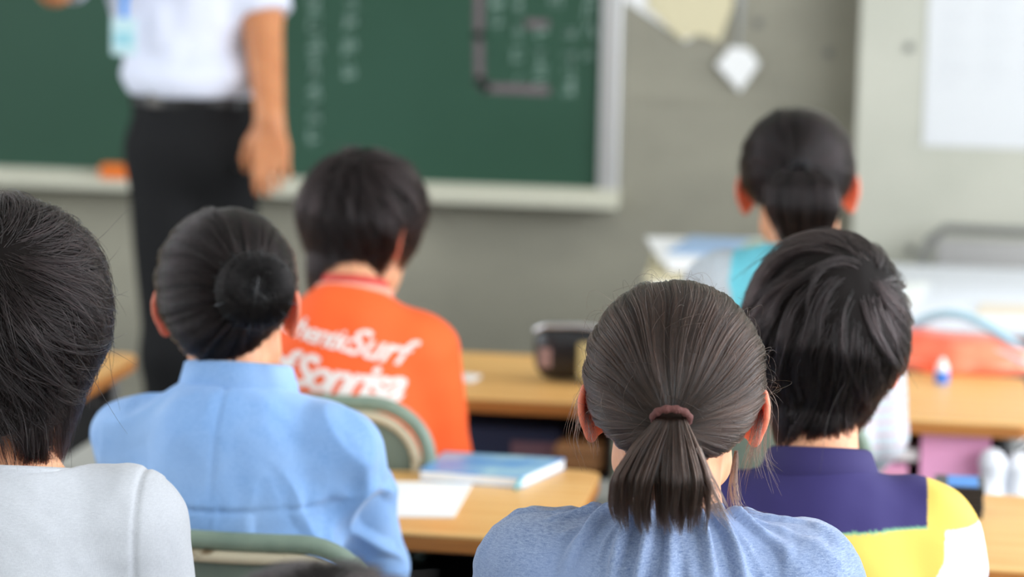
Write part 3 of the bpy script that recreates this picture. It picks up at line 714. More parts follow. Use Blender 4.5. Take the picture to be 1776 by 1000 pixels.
# ------------------------------------------------------------------ chairs
def make_chair():
    t = empty('school_chair'); wd, h, zc = .37, .27, .665
    bend = lambda x, y0=0: y0 + .9 * x * x
    out = rrect(wd, h, .085, 10); P = [(x, bend(x), zc + z) for x, z in out]
    # finer loop so that straight runs bend too
    Q = []
    for a, b_ in zip(P, P[1:] + P[:1]):
        n = max(1, int((Vector(a) - Vector(b_)).length / .02))
        for i in range(n):
            x = a[0] + (b_[0] - a[0]) * i / n; z = a[2] + (b_[2] - a[2]) * i / n; Q.append((x, bend(x), z))
    def loop(sc, dy): return [(x * sc, bend(x) + dy, zc + (z - zc) * (1 - (1 - sc) * wd / h)) for x, y, z in Q]
    MB().tube(loop(1, 0), .011, 10, closed=True).build('back_rim', M['green_paint'], t, True)
    MB().tube(loop(.905, -.004), .0078, 10, closed=True).build('worn_bead', M['worn'], t, True)['label'] = 'cream bead with the paint worn off'
    bm = MB(); ring = loop(.91, .0); ys = [.002, .010]; vs = []
    for dy in ys:
        inner = [[bm.bm.verts.new((x * k, bend(x * k) + dy, zc + (z - zc) * k)) for x, y, z in ring] for k in (1, .75, .5, .25)]
        c = bm.bm.verts.new((0, dy, zc))
        for A, B in zip(inner, inner[1:]):
            for j in range(len(A)): bm.bm.faces.new((A[j], A[(j + 1) % len(A)], B[(j + 1) % len(B)], B[j]))
        for j in range(len(inner[-1])): bm.bm.faces.new((inner[-1][j], inner[-1][(j + 1) % len(inner[-1])], c))
    bm.build('back_panel', M['green_panel'], t, True)
    MB().prism([(x, y + .19) for x, y in rrect(.37, .36, .05)], .400, .415, .004).build('seat', M['green_panel'], t, True)
    for sx in (-1, 1):
        x = sx * .16
        MB().tube([(x, .012 + .9 * x * x, .70), (x, .02 + .9 * x * x, .56), (x, .05, .42), (x, .03, .02)], .0105, 10).build('leg', M['steel'], t, True)
        MB().tube([(x, .36, .400), (x, .37, .02)], .0105, 10).build('leg', M['steel'], t, True)
        MB().tube([(x, .04, .392), (x, .36, .392)], .008, 8).build('seat_rail', M['steel'], t, True)
        for y in (.03, .37): MB().box(x - .015, x + .015, y - .015, y + .015, 0, .03, .004).build('foot_cap', M['black'], t)
    MB().tube([(-.16, .035, .16), (.16, .035, .16)], .008, 8).build('stretcher', M['steel'], t, True)
    return t
ch0 = make_chair(); used = [False]
def put_chair(x, y, rz, label, dz=0):
    o = copy_tree(ch0) if used[0] else ch0; used[0] = True
    o.location = (x, y, 0); o.rotation_euler = (0, 0, rz); tag(o, label, 'chair', 'green school chairs')
    return o

# ------------------------------------------------------------------ things on and in the desks
def on_desk(px, py, z=.70): return on_z(px, py, z)
# notebook: blue, thick, on desk C
cs = [on_desk(*p) for p in ((727, 832), (905, 846), (980, 812), (770, 800))]; c = sum(cs, Vector()) / 4
nb = tag(empty('notebook', (c.x, c.y, .70)), 'light blue hardcover notebook lying shut on the wooden desk', 'book')
pl = [(p.x - c.x, p.y - c.y) for p in cs]
M['nb_cover'] = mat('blue_book_cover', sr(104, 160, 214), rough=.35, col2=sr(178, 216, 224), scale=14, lo=.45, hi=.7)
MB().prism(pl, 0, .002).build('cover', M['nb_cover'], nb); MB().prism([(x * .985, y * .985) for x, y in pl], .002, .013).build('pages', M['paper'], nb)
MB().prism(pl, .013, .0155, .0008).build('cover', M['nb_cover'], nb)
q = on_desk(905, 846) - c; b = MB(); b.tube([(q.x, q.y + .004, .012), (q.x - .004, q.y - .008, .008), (q.x - .006, q.y - .02, .003)], .003, 8).build('ribbon_marker', plain('teal_ribbon', sr(90, 176, 190), .6), nb)
cs = [on_desk(*p) for p in ((640, 897), (787, 898), (820, 840), (640, 836))]
ws = MB().prism([(p.x, p.y) for p in cs], .7005, .7022).build('worksheet', M['paper']); tag(ws, 'white worksheet lying beside the blue notebook on the desk', 'paper')
# pencil case on desk A
p = on_desk(950, 664); pc = tag(empty('pencil_case', (p.x + .005, p.y + .03, .70), rad(-8)), 'glossy black rounded pencil case standing on the wooden desk', 'pencil case')
def pcs(p):
    q = p.copy(); u = np.clip(q[:, 0] / .17, 0, 1)
    d = smin(cap(p, (.0, 0, .035), (.15, .03, .035), .033, .030), cap(p, (.0, .0, .068), (.16, .03, .072), .034, .024), .02)
    return np.maximum(d, .001 - p[:, 2])
P_, F_ = nets(pcs, (-.06, -.06, -.01), (.22, .10, .13), .004, 2); link('case_body', mesh_np('case_body', P_, F_), pc, M['black'])
MB().tube([(-.030, -.012, .088), (-.01, -.022, .098), (.05, -.012, .100), (.12, .008, .094), (.17, .02, .085)], .0045, 8).build('zipper', plain('silver_zip', (.55, .56, .6), .3, metal=.6), pc, True)
MB().box(.045, .135, -.042, -.0385, .012, .075, .004, m=Matrix.Rotation(rad(11), 4, 'Z')).build('side_pocket', plain('beige_pocket', sr(196, 182, 130), .7), pc)
MB().box(-.016, .006, -.0375, -.034, .028, .062, .002).build('white_patch', plain('patch', sr(150, 120, 116), .6), pc)
# note card next to orange sleeve
p = on_desk(812, 658); nt = tag(MB().prism([(p.x + x, p.y + y) for x, y in ((-.03, -.02), (.012, -.03), (.02, .02), (-.02, .026))], .7005, .706, .001).build('name_tag', M['paper']), 'small white plastic card on the wooden desk beside the orange sleeve', 'card')
# inside the book boxes
A = DESK['A'].location; x0 = A.x; y0 = A.y
p = W(905, 765, 4.50); o = MB().box(-.15, .055, -.0, .26, 0, .072, .012).build('cloth_pouch', M['navy_cloth'], None, True); o.location = (p.x, A.y - .17, .5695); tag(o, 'dark navy pouch inside the desk under the black pencil case', 'pouch')
lb = MB().box(-.03, .045, -.003, .001, .018, .05, .001).build('pouch_patch', plain('dusky_pink_patch', sr(120, 90, 100), .8), o)
p = W(972, 793, 4.47); o = MB().box(-.045, .045, .0, .17, 0, .056, .016, 3).build('lunch_box', plain('tan_box', sr(178, 130, 84), .6), None, True); o.location = (p.x + .02, A.y - .185, .5695); tag(o, 'rounded tan box inside the desk, right of the navy pouch', 'box')
MB().box(-.046, .046, -.001, .171, .034, .038, .001).build('lid_seam', plain('tan_seam', sr(120, 84, 50), .6), o)
E_ = DESK['E'].location
p = W(1655, 790, 4.44)
fo = tag(empty('file_folder', (p.x, E_.y - .188, .5715)), 'pink file folder in the desk under the orange-red bag', 'folder')
M['pink'] = plain('pink_card', sr(240, 168, 208), .6)
b = MB(); b.box(-.055, .06, .0, .003, 0, .098, .001, m=Matrix.Rotation(rad(-6), 4, 'X')); b.build('front_cover', M['pink'], fo)
b = MB(); b.box(-.055, .06, .014, .017, 0, .098, .001, m=Matrix.Rotation(rad(-6), 4, 'X')); b.build('back_cover', M['pink'], fo)
b = MB(); b.box(-.053, .058, .004, .013, 0, .095, 0, m=Matrix.Rotation(rad(-6), 4, 'X')); b.build('pages', M['paper'], fo)
pk = MB().box(-.04, .03, 0, .2, 0, .045, .004).build('textbook', M['pink'], None); pk.location = (p.x - .105, E_.y - .19, .5695); tag(pk, 'pink textbook lying left of the pink folder in the desk', 'book')
MB().box(-.039, .031, -.0012, .199, .006, .039).build('pages', plain('pinkish_pages', sr(226, 160, 186), .8), pk)
gy = MB().box(-.09, .0, 0, .2, 0, .03, .004).build('textbook', plain('grey_brown_cover', sr(110, 92, 92), .7), None); gy.location = (p.x - .052, E_.y - .17, .6152); gy.location.x = p.x - .056; tag(gy, 'dark textbook lying on the pink textbook in the desk', 'book')
MB().box(-.089, -.001, -.0012, .199, .006, .024).build('pages', M['paper'], gy)
# white shoe bags hanging at the right of desk E
def bag_shape(cx, w0, h, seed):
    def f(p):
        d = cap(p, (0, 0, -.03), (.0, 0, -h * .35), .010, w0 * .6)
        d = smin(d, cap(p, (0, 0, -h * .4), (.0, 0, -h), w0 * .55, w0), .03); return d + noise(p, 26, seed) * .006
    P, F = nets(f, (-.09, -.09, -h - .09), (.09, .09, .02), .005, 2); return P, F
M['bag_white'] = plain('white_nylon', (.78, .80, .86), .5)
hk = [(1722, 'white drawstring bag hanging on the right hook of the desk with the orange-red bag', .028, .095, 1, 4.42), (1768, 'white drawstring bag hanging at the right edge, right of another white bag', .028, .11, 2, 4.42)]
for px, lab, w0, h, sd, d in hk:
    q = W(px, 765, d); t = tag(empty('drawstring_bag', q), lab, 'bag', 'white bags on desk hooks')
    P_, F_ = bag_shape(0, w0, h, sd); link('bag_cloth', mesh_np('bag_cloth', P_, F_), t, M['bag_white'])
    hx = E_.x + .30 + .012 - q.x; MB().tube([(0, 0, -.02), (hx * .5, (E_.y - q.y) * .5, .65 - q.z - .012), (hx, E_.y - q.y, .648 - q.z)], .002, 6).build('drawstring', M['white'], t)
# orange-red bag with a blue handle on desk E
p = on_desk(1660, 650); rb = tag(empty('vinyl_bag', (p.x, p.y + .10, .70), rad(-6)), 'orange-red vinyl bag with a pale blue hoop handle lying on the desk', 'bag')
M['red_vinyl'] = mat('red_orange_vinyl', sr(246, 92, 62), rough=.3, col2=sr(250, 140, 104), scale=9, coat=.3, bump=.5, bscale=16)
M['blue_vinyl'] = plain('pale_blue_vinyl', sr(150, 196, 214), .3, coat=.3)
def rbs(p):
    z = .040 - .13 * np.clip(p[:, 0] - .02, 0, 1)
    d = ell(p, (.0, 0, .012), (.155, .105, .050)); d = smin(d, ell(p, (-.10, .02, .02), (.08, .07, .042)), .03)
    return np.maximum(d + noise(p * np.float32([1, 1, 2]), 22) * .006, .001 - p[:, 2])
P_, F_ = nets(rbs, (-.22, -.15, -.01), (.20, .16, .12), .004, 2); link('bag_body', mesh_np('bag_body', P_, F_), rb, M['red_vinyl'])
pts = [(-.10 + .235 * i / 14, .03 - .05 * i / 14, .045 + .055 * math.sin(math.pi * (i / 14) ** .8) - .02 * i / 14) for i in range(15)]
b = MB(); b.tube(pts, .0085, 10); b.build('handle', M['blue_vinyl'], rb, True)
b = MB(); b.tube([(x, y - .05, z * .45 + .012) for x, y, z in pts], .004, 8); b.build('trim_band', M['blue_vinyl'], rb, True)
p = on_desk(1633, 664); gl = tag(empty('glue_bottle', (p.x, p.y, .70)), 'small white bottle with a blue band in front of the orange-red bag', 'bottle')
MB().tube([(0, 0, 0), (0, 0, .012), (0, 0, .022)], [.012, .0125, .0125], 16).build('blue_band', plain('blue_plastic', sr(60, 120, 210), .4), gl, True)
MB().tube([(0, 0, .022), (0, 0, .032), (0, 0, .037), (0, 0, .045)], [.0115, .0105, .006, .004], 16).build('bottle_top', M['white'], gl, True)
# stack on desk D
p = on_desk(1640, 884)
for i in range(4):
    s = tag(empty('flat_case', (p.x + .020 + .001 * (i % 2), p.y - .005, .7 + i * .0108)), ['lowest flat black case of the stack on the wooden desk', 'flat black case second from the bottom of the stack', 'flat black case third from the bottom of the stack', 'topmost flat black case of the stack, with a blue face'][i], 'case', 'flat black cases')
    MB().box(-.038, .030, -.04, .04, 0, .0060, .0015).build('case_base', M['black'], s); MB().box(-.038, .030, -.04, .04, .0064, .0106, .0015).build('case_lid', M['black'], s)
    if i == 3: MB().box(-.020, .022, -.032, .034, .0106, .0114).build('blue_face', plain('blue_face', sr(70, 140, 216), .4), s)
p2 = on_desk(1590, 852); cy = tag(MB().prism([(-.05, -.02), (.03, -.03), (.075, .03), (-.02, .03)], 0, .002).build('card_sheet', plain('cyan_card', sr(70, 196, 226), .5)), 'cyan card on the desk between the striped shoulder and black cases', 'card'); cy.location = (p2.x, p2.y + .03, .7006)
# teacher's table: stack of papers and a tray, sheet and folder
pa = on_z(1200, 470, .72)
stk = tag(empty('paper_stack', (T0.x + .145, 5.62, .72), rad(6)), 'tall uneven stack of white and beige papers on the table left of the ponytailed girl', 'paper stack')
rr = random.Random(3); z = 0
for i, (hh, mm) in enumerate(((.026, 'paper_beige'), (.012, 'paper'), (.020, 'paper_beige'), (.008, 'paper_beige'), (.016, 'paper'), (.005, 'paper'))):
    dx, dy, rz = rr.uniform(-.02, .015), rr.uniform(-.02, .02), rr.uniform(-6, 6)
    MB().box(-.15 + dx, .14 + dx, -.20 + dy, .18 + dy, z, z + hh - .001, .002, m=Matrix.Rotation(rad(rz), 4, 'Z')).build('paper_bundle', M[mm], stk); z += hh
MB().box(-.11, .02, -.12, .12, z, z + .008, .002, m=Matrix.Rotation(rad(-12), 4, 'Z')).build('blue_file', plain('pale_blue_file', sr(150, 178, 210), .5), stk)
MB().box(.0, .13, -.10, .10, z + .0005, z + .006, .001, m=Matrix.Rotation(rad(4), 4, 'Z')).build('green_file', plain('pale_green_file', sr(150, 172, 150), .5), stk)
cs = [on_z(*q, .72) for q in ((1560, 530), (1588, 530), (1612, 492), (1570, 492))]
tag(MB().prism([(q.x, q.y) for q in cs], .7205, .722).build('paper_sheet', plain('bright_paper', (.9, .92, .88), .8)), 'small white sheet lying on the long grey table', 'paper')
cs = [on_z(*q, .72) for q in ((1690, 548), (1790, 550), (1800, 530), (1700, 527))]
tag(MB().prism([(q.x, q.y) for q in cs], .7205, .7235).build('folder', plain('cream_card', sr(226, 214, 196), .8)), 'cream folder near the front edge of the long grey table', 'folder')
# folding chair behind the table
q = W(1750, 400, 6.42); fc = tag(empty('folding_chair', (q.x, q.y, 0)), 'grey folding chair behind the long grey table, by the pillar', 'chair')
zt_ = q.z; pts = [(-.20, 0, .30), (-.20, 0, zt_ - .08), (-.185, 0, zt_ - .03), (-.15, 0, zt_), (.15, 0, zt_), (.185, 0, zt_ - .03), (.20, 0, zt_ - .08), (.20, 0, .30)]
FG = plain('dull_grey_steel', (.22, .22, .21), .45, metal=.5); FP = plain('grey_vinyl', (.34, .33, .32), .6)
MB().tube(pts, .011, 10).build('back_frame', FG, fc, True); MB().box(-.17, .17, -.008, .008, zt_ - .19, zt_ - .025, .01).build('back_panel', FP, fc, True)
MB().box(-.19, .19, -.38, -.02, .41, .44, .012).build('seat', FP, fc, True)
for sx in (-1, 1):
    MB().tube([(sx * .20, 0, .32), (sx * .20, -.34, .01)], .011, 8).build('leg', FG, fc, True); MB().tube([(sx * .18, -.30, .40), (sx * .18, .06, .01)], .011, 8).build('leg', FG, fc, True)
#@@ROOM_END
# ------------------------------------------------------------------ the people
def wrinkles(amp=.003, sc=14, dirs=(1, 1, 1), seed=1):
    def f(P, N, sh, el):
        q = P * np.array(dirs); a = noise(q + .35 * noise(P, 7, seed)[:, None] * .1, sc, seed); b = noise(q, sc * 2.1, seed + 1)
        return amp * (-np.abs(a) * 1.6 + .35 + .4 * b)
    return f
def near(px, py, d): return W(px, py, d)

# 1. girl in front, ponytail
def f_front(P, N, sh, el):
    x, y, z = P[:, 0] - N[0], P[:, 1] - N[1], P[:, 2] - N[2]
    az = np.arctan2(x, -y + .02); r = np.sqrt(x * x + (y - .01) ** 2 + (z * .9) ** 2)
    g = sstep(.058, .075, r) * np.exp(-np.maximum(r - .07, 0) / .055)
    back = np.exp(-(az / 1.15) ** 2)
    gath = (np.sin(az * 19 + 1.5 * noise(P, 9) + 2 * np.sin(az * 3)) * .6 + .5 * np.sin(az * 31 + 2)) * g * .0160 * (back + .35)
    soft = .0085 * noise(P * np.array((1, 1, .35)), 16, 4) * sstep(.07, .14, r)
    fine = -.0042 * np.abs(noise(P * np.array((1, 1, .55)), 34, 6)) + .0010 * noise(P, 90, 8)
    return np.maximum(gath + soft + fine - .0015, -.0045)
n1 = W(1162, 912, 2.590); h1 = W(1168, 715, 2.62)
L_ = dict(kind='tied', thick=.011, pole=(-.03, -1, -.0), mat='hair_a', locks=150, line=[(0, -.42), (35, -.30), (60, -.12), (76, .10), (95, .24), (125, .50), (180, .62)])
o1, hair1, N1, hc1, HR1, sh1, el1, wr1, s1 = person('girl in a blue-grey chambray blouse, her ponytail held by a brown band',
    n1, h1, yaw=rad(4), nod=rad(4), turn=rad(2), hw=.130, dz_sh=-.055, lean=.05, hands='lap', sleeve=.95, shirt_m=M['denim_front'], shirt_name='blouse', fold=f_front,
    vox=.0035, svox=.0026, hair=L_, nstr=26000, hthick=.00022, puff=.008, hole=.056, neck_r=.046)
# gathered neckline band
collar_band('neck_band', (0, .006, N1[2] + .004), .058, .055, [(0, -.006), (.006, -.004), (.0065, .002), (.003, .006), (0, .004)], M['denim_front'], o1, tilt=.25, n=140, fold=.0014)
tie = np.array((-.004, -.117, .006))
tail = [tie + v for v in np.array([(0, .010, .012), (0, -.013, .004), (-.004, -.024, -.020), (-.006, -.026, -.048), (-.006, -.020, -.078), (-.002, -.012, -.104)])]
rs = [(.010, .006, 0), (.013, .008, 0), (.030, .017, 0), (.046, .023, 0), (.048, .021, 0), (.044, .014, 0)]
pt = free_strands(tail, 7000, rs, M['hair_a'], 'ponytail', hair1, thick=.00020, ragged=.17)
pt['label'] = 'loose brown ponytail'
free_strands([tail[2] + (.02, 0, 0), tail[3] + (.034, .0, 0), tail[4] + (.048, .0, .004), tail[5] + (.062, .004, .004)], 260, [(.012, .010, 0)] * 4, M['hair_a'], 'loose_lock', hair1, thick=.0002, ragged=.3)
# brown hair band
b = MB(); ps = [(tie[0] + .0165 * math.cos(a), tie[1] - .006 - .009 * math.sin(a), tie[2] + .004 + .0095 * math.sin(a)) for a in [2 * math.pi * i / 40 for i in range(40)]]
hb = b.tube(ps, [.0036 + .0006 * math.sin(i * 1.7) for i in range(40)], 10, closed=True).build('hair_band', mat('brown_elastic', sr(92, 52, 48), rough=.8, bump=.8, bscale=300), hair1, True); hb['label'] = 'brown cloth hair band'
# side wisps and flyaways
def wisps(parent, specs, m, thick=.00016):
    for base, pts, n, w_ in specs:
        free_strands([np.array(p) for p in pts], n, [(w_ * .3, w_ * .3, 0), (w_ * .7, w_ * .7, 0), (w_, w_, 0), (w_ * 1.5, w_ * 1.3, 0)], m, 'loose_lock', parent, thick=thick, ragged=.3, loose=.002)
wisps(hair1, [(0, [(.082, .0, .045), (.084, -.012, .010), (.076, -.028, -.030), (.066, -.034, -.075)], 90, .004),
              (0, [(.080, .004, .03), (.086, .0, .0), (.084, -.005, -.040), (.100, -.005, -.085)], 30, .008),
              (0, [(.078, .006, .04), (.092, .01, .01), (.090, .01, -.045), (.120, .01, -.062)], 16, .012),
              (0, [(.060, -.04, -.03), (.058, -.05, -.06), (.062, -.05, -.085), (.10, -.04, -.092)], 60, .006),
              (0, [(-.082, .0, .040), (-.086, -.010, .012), (-.078, -.026, -.020), (-.076, -.030, -.05)], 90, .004),
              (0, [(-.080, .005, .035), (-.092, .0, .01), (-.098, .0, -.03), (-.082, .0, -.070)], 22, .010)], M['hair_a'])
nf = 420; dd = unit(RNG.normal(size=(nf, 3)) * np.array((1, .8, 1)) + np.array((0, -.2, .35))); dd = dd[hairline(dd, L_['line']) > .02]; nf = len(dd)
rr_ = radial(dd, L_); tg = unit(np.cross(dd, RNG.normal(size=(nf, 3)) * .5 + np.array((1, 0, 0)))); s_ = np.linspace(0, 1, 8)[None, :, None]
FL = dd[:, None] * rr_[:, None, None] + tg[:, None] * s_ * (.02 + .03 * RNG.random((nf, 1, 1))) + dd[:, None] * (.003 + .007 * np.abs(RNG.normal(size=(nf, 1, 1)))) * np.sin(s_ * 3.0)
curves('flyaway_strands', FL, .00008 * np.ones((nf, 8)), M['hair_a'], hair1)

# 2. child in striped polo
YEL = np.array(sr(224, 190, 88)); NAV = np.array(sr(46, 38, 96)); WHI = np.array((.88, .88, .90)); GRN = np.array(sr(120, 170, 130))
def dye_stripe(P, N, sh, el):
    z = P[:, 2] - N[2]; c = np.where((z > -.036)[:, None], NAV, YEL); c = np.where((z < -.106)[:, None], WHI, c)
    c = np.where((z < -.215)[:, None], NAV, c); c = np.where((z < -.27)[:, None], YEL, c)
    c = np.where((np.abs(z + .036) < .0006)[:, None], GRN, c)
    for i in (0, 1):
        ax = unit(el[i] - sh[i]); t = (P - sh[i]) @ ax; xo = (P[:, 0] * (1 if i else -1))
        arm = (xo > .120); low = xo + .5 * np.maximum(0, -z - .075)
        c = np.where(arm[:, None], np.where(((low < .140) | (z > -.040))[:, None], YEL, WHI), c)
        c = np.where((arm & (t > .070) & (xo > .14))[:, None], NAV, c)
    return c
def f_stripe(P, N, sh, el):
    z = P[:, 2] - N[2]; return .006 * noise(P * np.array((1, 1, 1.2)), 13, 2) + .0022 * noise(P, 30, 3) - .005 * np.exp(-((z + .13 + .25 * P[:, 0] ** 2 * 8) / .012) ** 2)
n2 = W(1420, 832, 3.050); h2 = W(1430, 613, 3.08)
o2, hair2, N2, hc2, HR2, sh2, el2, wr2, s2 = person('child in a navy, yellow and white striped polo shirt with short dark hair', n2, h2, yaw=rad(3), nod=rad(8), turn=rad(-6), roll=rad(4),
    hw=.128, dz_sh=-.062, lean=.06, el_out=.016, sleeve=.54, shirt_m=M['stripe'], shirt_name='polo_shirt', fold=f_stripe, dye=dye_stripe, snap=(-.036,), svox=.0031,
    hair=dict(kind='short', thick=.018, pole=(.38, -.62, .78), swirl=.9, length=.072, locks=700, drop=.066, nape_r=.044, mess=.12, spread=.010), nstr=16000, hthick=.0003, puff=.004, ears=(1, 1))
collar_band('collar', (0, .006, N2[2] + .004), .050, .050, [(0, .0), (-.001, .026), (.003, .032), (.008, .029), (.020, -.002), (.018, -.006), (.008, .002), (.003, .022)], plain('navy_rib', sr(46, 38, 92), .85), o2, tilt=.22)

# 3. girl with bun
def f_bun(P, N, sh, el):
    x, y, z = P[:, 0], P[:, 1] - N[1], P[:, 2] - N[2]; back = sstep(.0, .03, -y)
    yoke = -.0028 * np.exp(-((z + .118) / .0022) ** 2) * back * (np.abs(x) < .128) + .0020 * sstep(-.118, -.112, z) * back
    pl = -.0026 * np.exp(-((x - .004) / .003) ** 2) * back - .0016 * np.exp(-((np.abs(x) - .060) / .004) ** 2) * back * (z < -.118)
    puck = .0016 * np.sin(x * 210 + 2 * np.sin(x * 60)) * np.exp(-np.abs(z + .115) / .014) * back
    diag = -.018 * np.abs(noise(np.stack([P[:, 0] * 1.0 + z * .7 * np.sign(x), P[:, 1], z * .45], 1), 16, 9)) * sstep(.05, .10, np.abs(x))
    return yoke + pl + puck + diag + .0085 * noise(P * np.array((1, 1, .6)), 13, 5) - .0032 * np.abs(noise(P * np.array((1, 1, .7)), 34, 6))
n3 = W(412, 680, 3.270); h3 = W(398, 540, 3.30)
o3, hair3, N3, hc3, HR3, sh3, el3, wr3, s3 = person('girl in a light blue chambray shirt with a black hair bun, second row left', n3, h3, yaw=rad(-2), nod=rad(4), turn=rad(3), roll=rad(-2),
    hw=.130, dz_sh=-.070, lean=.05, sleeve=1.88, shirt_m=M['denim_light'], shirt_name='chambray_shirt', fold=f_bun, svox=.0036, el_dn=-.03,
    hair=dict(kind='tied', thick=.009, pole=(.50, -1, .30), mat='hair_b', locks=200, line=[(0, -.62), (40, -.52), (70, -.25), (84, .10), (100, .22), (125, .5), (180, .62)]), nstr=12000, hthick=.0003, puff=.006, neck_r=.041)
collar_band('collar', (0, .006, N3[2] + .000), .058, .054, [(0, .0), (-.002, .028), (.003, .035), (.008, .032), (.017, -.002), (.015, -.006), (.008, .004), (.004, .024)], M['denim_light'], o3, tilt=.22)
# bun: coil of strands in a net
bc = np.array((.056, -.104, .034)); pb, ub, vb = frame_of((.30, -1, .05)); n_ = 5200; K = 22
rr0 = np.sqrt(RNG.random(n_)); a0 = RNG.random(n_) * 6.28; s = np.linspace(0, 1, K)[None]; ang = a0[:, None] + s * 2.2
phi = RNG.random(n_) * 6.28; Rm, rm = .020, .026
rt = rm * (.75 + .3 * RNG.random(n_)); pp = phi[:, None] + s * 1.0
rho = Rm + rt[:, None] * np.cos(pp); hgt = rt[:, None] * np.sin(pp) * .95
Pb = bc + (rho * np.cos(ang))[..., None] * ub + (rho * np.sin(ang))[..., None] * vb + hgt[..., None] * pb
bn = curves('hair_bun', Pb, .0003 * np.ones((n_, K)), M['hair_c'], hair3); bn['label'] = 'coiled black bun'
def bunf(p):
    q = p - bc.astype(np.float32); a = q @ pb; r_ = np.sqrt(np.maximum((q * q).sum(1) - a * a, 0)); return np.sqrt((r_ - Rm * .7) ** 2 * (r_ > Rm * .7) + a * a) - rm * .92
P_, F_ = nets(bunf, bc - .07, bc + .07, .004, 2); link('bun_core', mesh_np('bun_core', P_, F_), hair3, M['scalp'])
b = MB()
for k in range(9):
    a = k * math.pi / 9; b.tube([tuple(bc + (math.cos(a) * ub + math.sin(a) * vb) * (.052 * math.cos(t)) + pb * (.026 * math.sin(t) + .0)) for t in [math.pi * i / 20 for i in range(21)]], .0006, 5)
b.build('hair_net', M['black'], hair3)

# 4. boy in orange T-shirt
n4 = W(612, 516, 4.150); h4 = W(630, 408, 4.24)
def f_or(P, N, sh, el): return .005 * noise(P * np.array((1, 1, .5)), 12, 12) + .002 * noise(P, 28, 3)
ORG = np.array(sr(250, 92, 36))
o4, hair4, N4, hc4, HR4, sh4, el4, wr4, s4 = person('boy in an orange T-shirt with white lettering across the back', n4, h4, yaw=rad(-4), nod=rad(20), turn=rad(-24), roll=rad(2),
    hw=.110, dz_sh=-.080, lean=.09, hands='lap', sleeve=.98, shirt_m=M['orange'], fold=f_or, hair=dict(kind='short', thick=.016, pole=(.1, -.55, .83), swirl=.6, length=.062, locks=600, drop=.056, nape_r=.050,
    line=[(0, -.72), (45, -.62), (68, -.30), (80, .16), (98, .22), (112, -.1), (128, .25), (180, .32)]), nstr=11000, hthick=.00036, puff=.006, hole=.056)
cb4 = collar_band('neck_ribbing', (0, .008, N4[2] + .006), .054, .052, [(0, -.006), (.005, -.006), (.006, .006), (.002, .010), (-.001, .006)], plain('white_coral_rib', sr(240, 170, 150), .8), o4, tilt=.28)
cb5 = collar_band('inner_tape', (0, .012, N4[2] + .018), .046, .044, [(0, -.010), (.004, -.010), (.005, .008), (.001, .010)], plain('coral_tape', sr(206, 70, 62), .8), o4, tilt=.30)
# lettering: outlines laid on the cloth
def shirt_text(body, size, x0, z0, rise, shear, offset, name, parent, surf, spacing=1.0, pink=False):
    cu = D.curves.new(name, 'FONT'); cu.body = body; cu.size = size; cu.shear = shear; cu.offset = offset; cu.space_character = spacing; cu.resolution_u = 3
    to = D.objects.new(name, cu); COL.objects.link(to); dg = bpy.context.evaluated_depsgraph_get(); dg.update()
    me = D.meshes.new_from_object(to.evaluated_get(dg)); D.objects.remove(to)
    bm = bmesh.new(); bm.from_mesh(me); bmesh.ops.triangulate(bm, faces=bm.faces)
    bmesh.ops.subdivide_edges(bm, edges=[e for e in bm.edges if e.calc_length() > .012], cuts=2)
    from mathutils.bvhtree import BVHTree
    bv = BVHTree.FromPolygons([v.co for v in surf.data.vertices], [p.vertices for p in surf.data.polygons])
    for v in bm.verts:
        x = x0 + v.co.x; z = z0 + v.co.y + rise(v.co.x)
        hit = bv.ray_cast(Vector((x, -.5, z)), Vector((0, 1, 0)))
        y = hit[0].y - .0022 if hit[0] is not None else 0
        v.co = (x, y, z)
    bm.to_mesh(me); bm.free(); return link(name, me, parent, M['ink'], smooth=False)
M['ink'] = plain('white_shirt_ink', (.84, .76, .72), .7)
shirt_text('Authentic', .043, -.118, N4[2] - .034, lambda x: -.20 * x, .5, .0008, 'shirt_lettering', o4, s4, .85)
shirt_text('Surf', .054, .020, N4[2] - .062, lambda x: -.26 * x, .5, .0010, 'shirt_lettering', o4, s4, .95)
shirt_text('of Sonrisa', .068, -.115, N4[2] - .104, lambda x: -.14 * x, .45, .0020, 'shirt_lettering', o4, s4, .82)

# 5. far girl with ponytail, turquoise top under a cardigan
n5 = W(1375, 450, 4.170); h5 = W(1384, 335, 4.20)
PALE = np.array(sr(196, 206, 212)); TUR = np.array(sr(120, 220, 236))
def dye5(P, N, sh, el):
    z = P[:, 2] - N[2]; st = (np.sin(P[:, 2] * 330) > .75) & (z < -.12); c = np.where(st[:, None], np.array(sr(206, 170, 180)), PALE)
    x = P[:, 0]; return np.where(((np.abs(x + .012) < .079 + .25 * np.minimum(0, z + .02)) & (z > -.16))[:, None], TUR, c)
o5, hair5, N5, hc5, HR5, sh5, el5, wr5, s5 = person('girl with a ponytail in a turquoise top and pale grey cardigan, farthest right', n5, h5, yaw=rad(-3), nod=rad(3), turn=rad(4), roll=rad(-3),
    hw=.114, hs=1.04, dz_sh=-.058, lean=.06, hands='lap', sleeve=1.5, shirt_m=M['cardigan'], shirt_name='cardigan', fold=wrinkles(.005, 14, (1, 1, .6), 3), dye=dye5,
    hair=dict(kind='tied', thick=.010, pole=(.05, -1, .35), mat='hair_b', locks=180, line=[(0, -.25), (40, -.15), (65, .0), (80, .14), (100, .25), (125, .5), (180, .62)]), nstr=9000, hthick=.00034, puff=.008, neck_r=.040)
t5 = np.array((.006, -.112, .038))
tl = [t5 + v for v in np.array([(0, .012, .006), (0, -.014, .004), (.002, -.028, -.018), (.004, -.030, -.052), (.006, -.022, -.090), (.004, -.012, -.128)])]
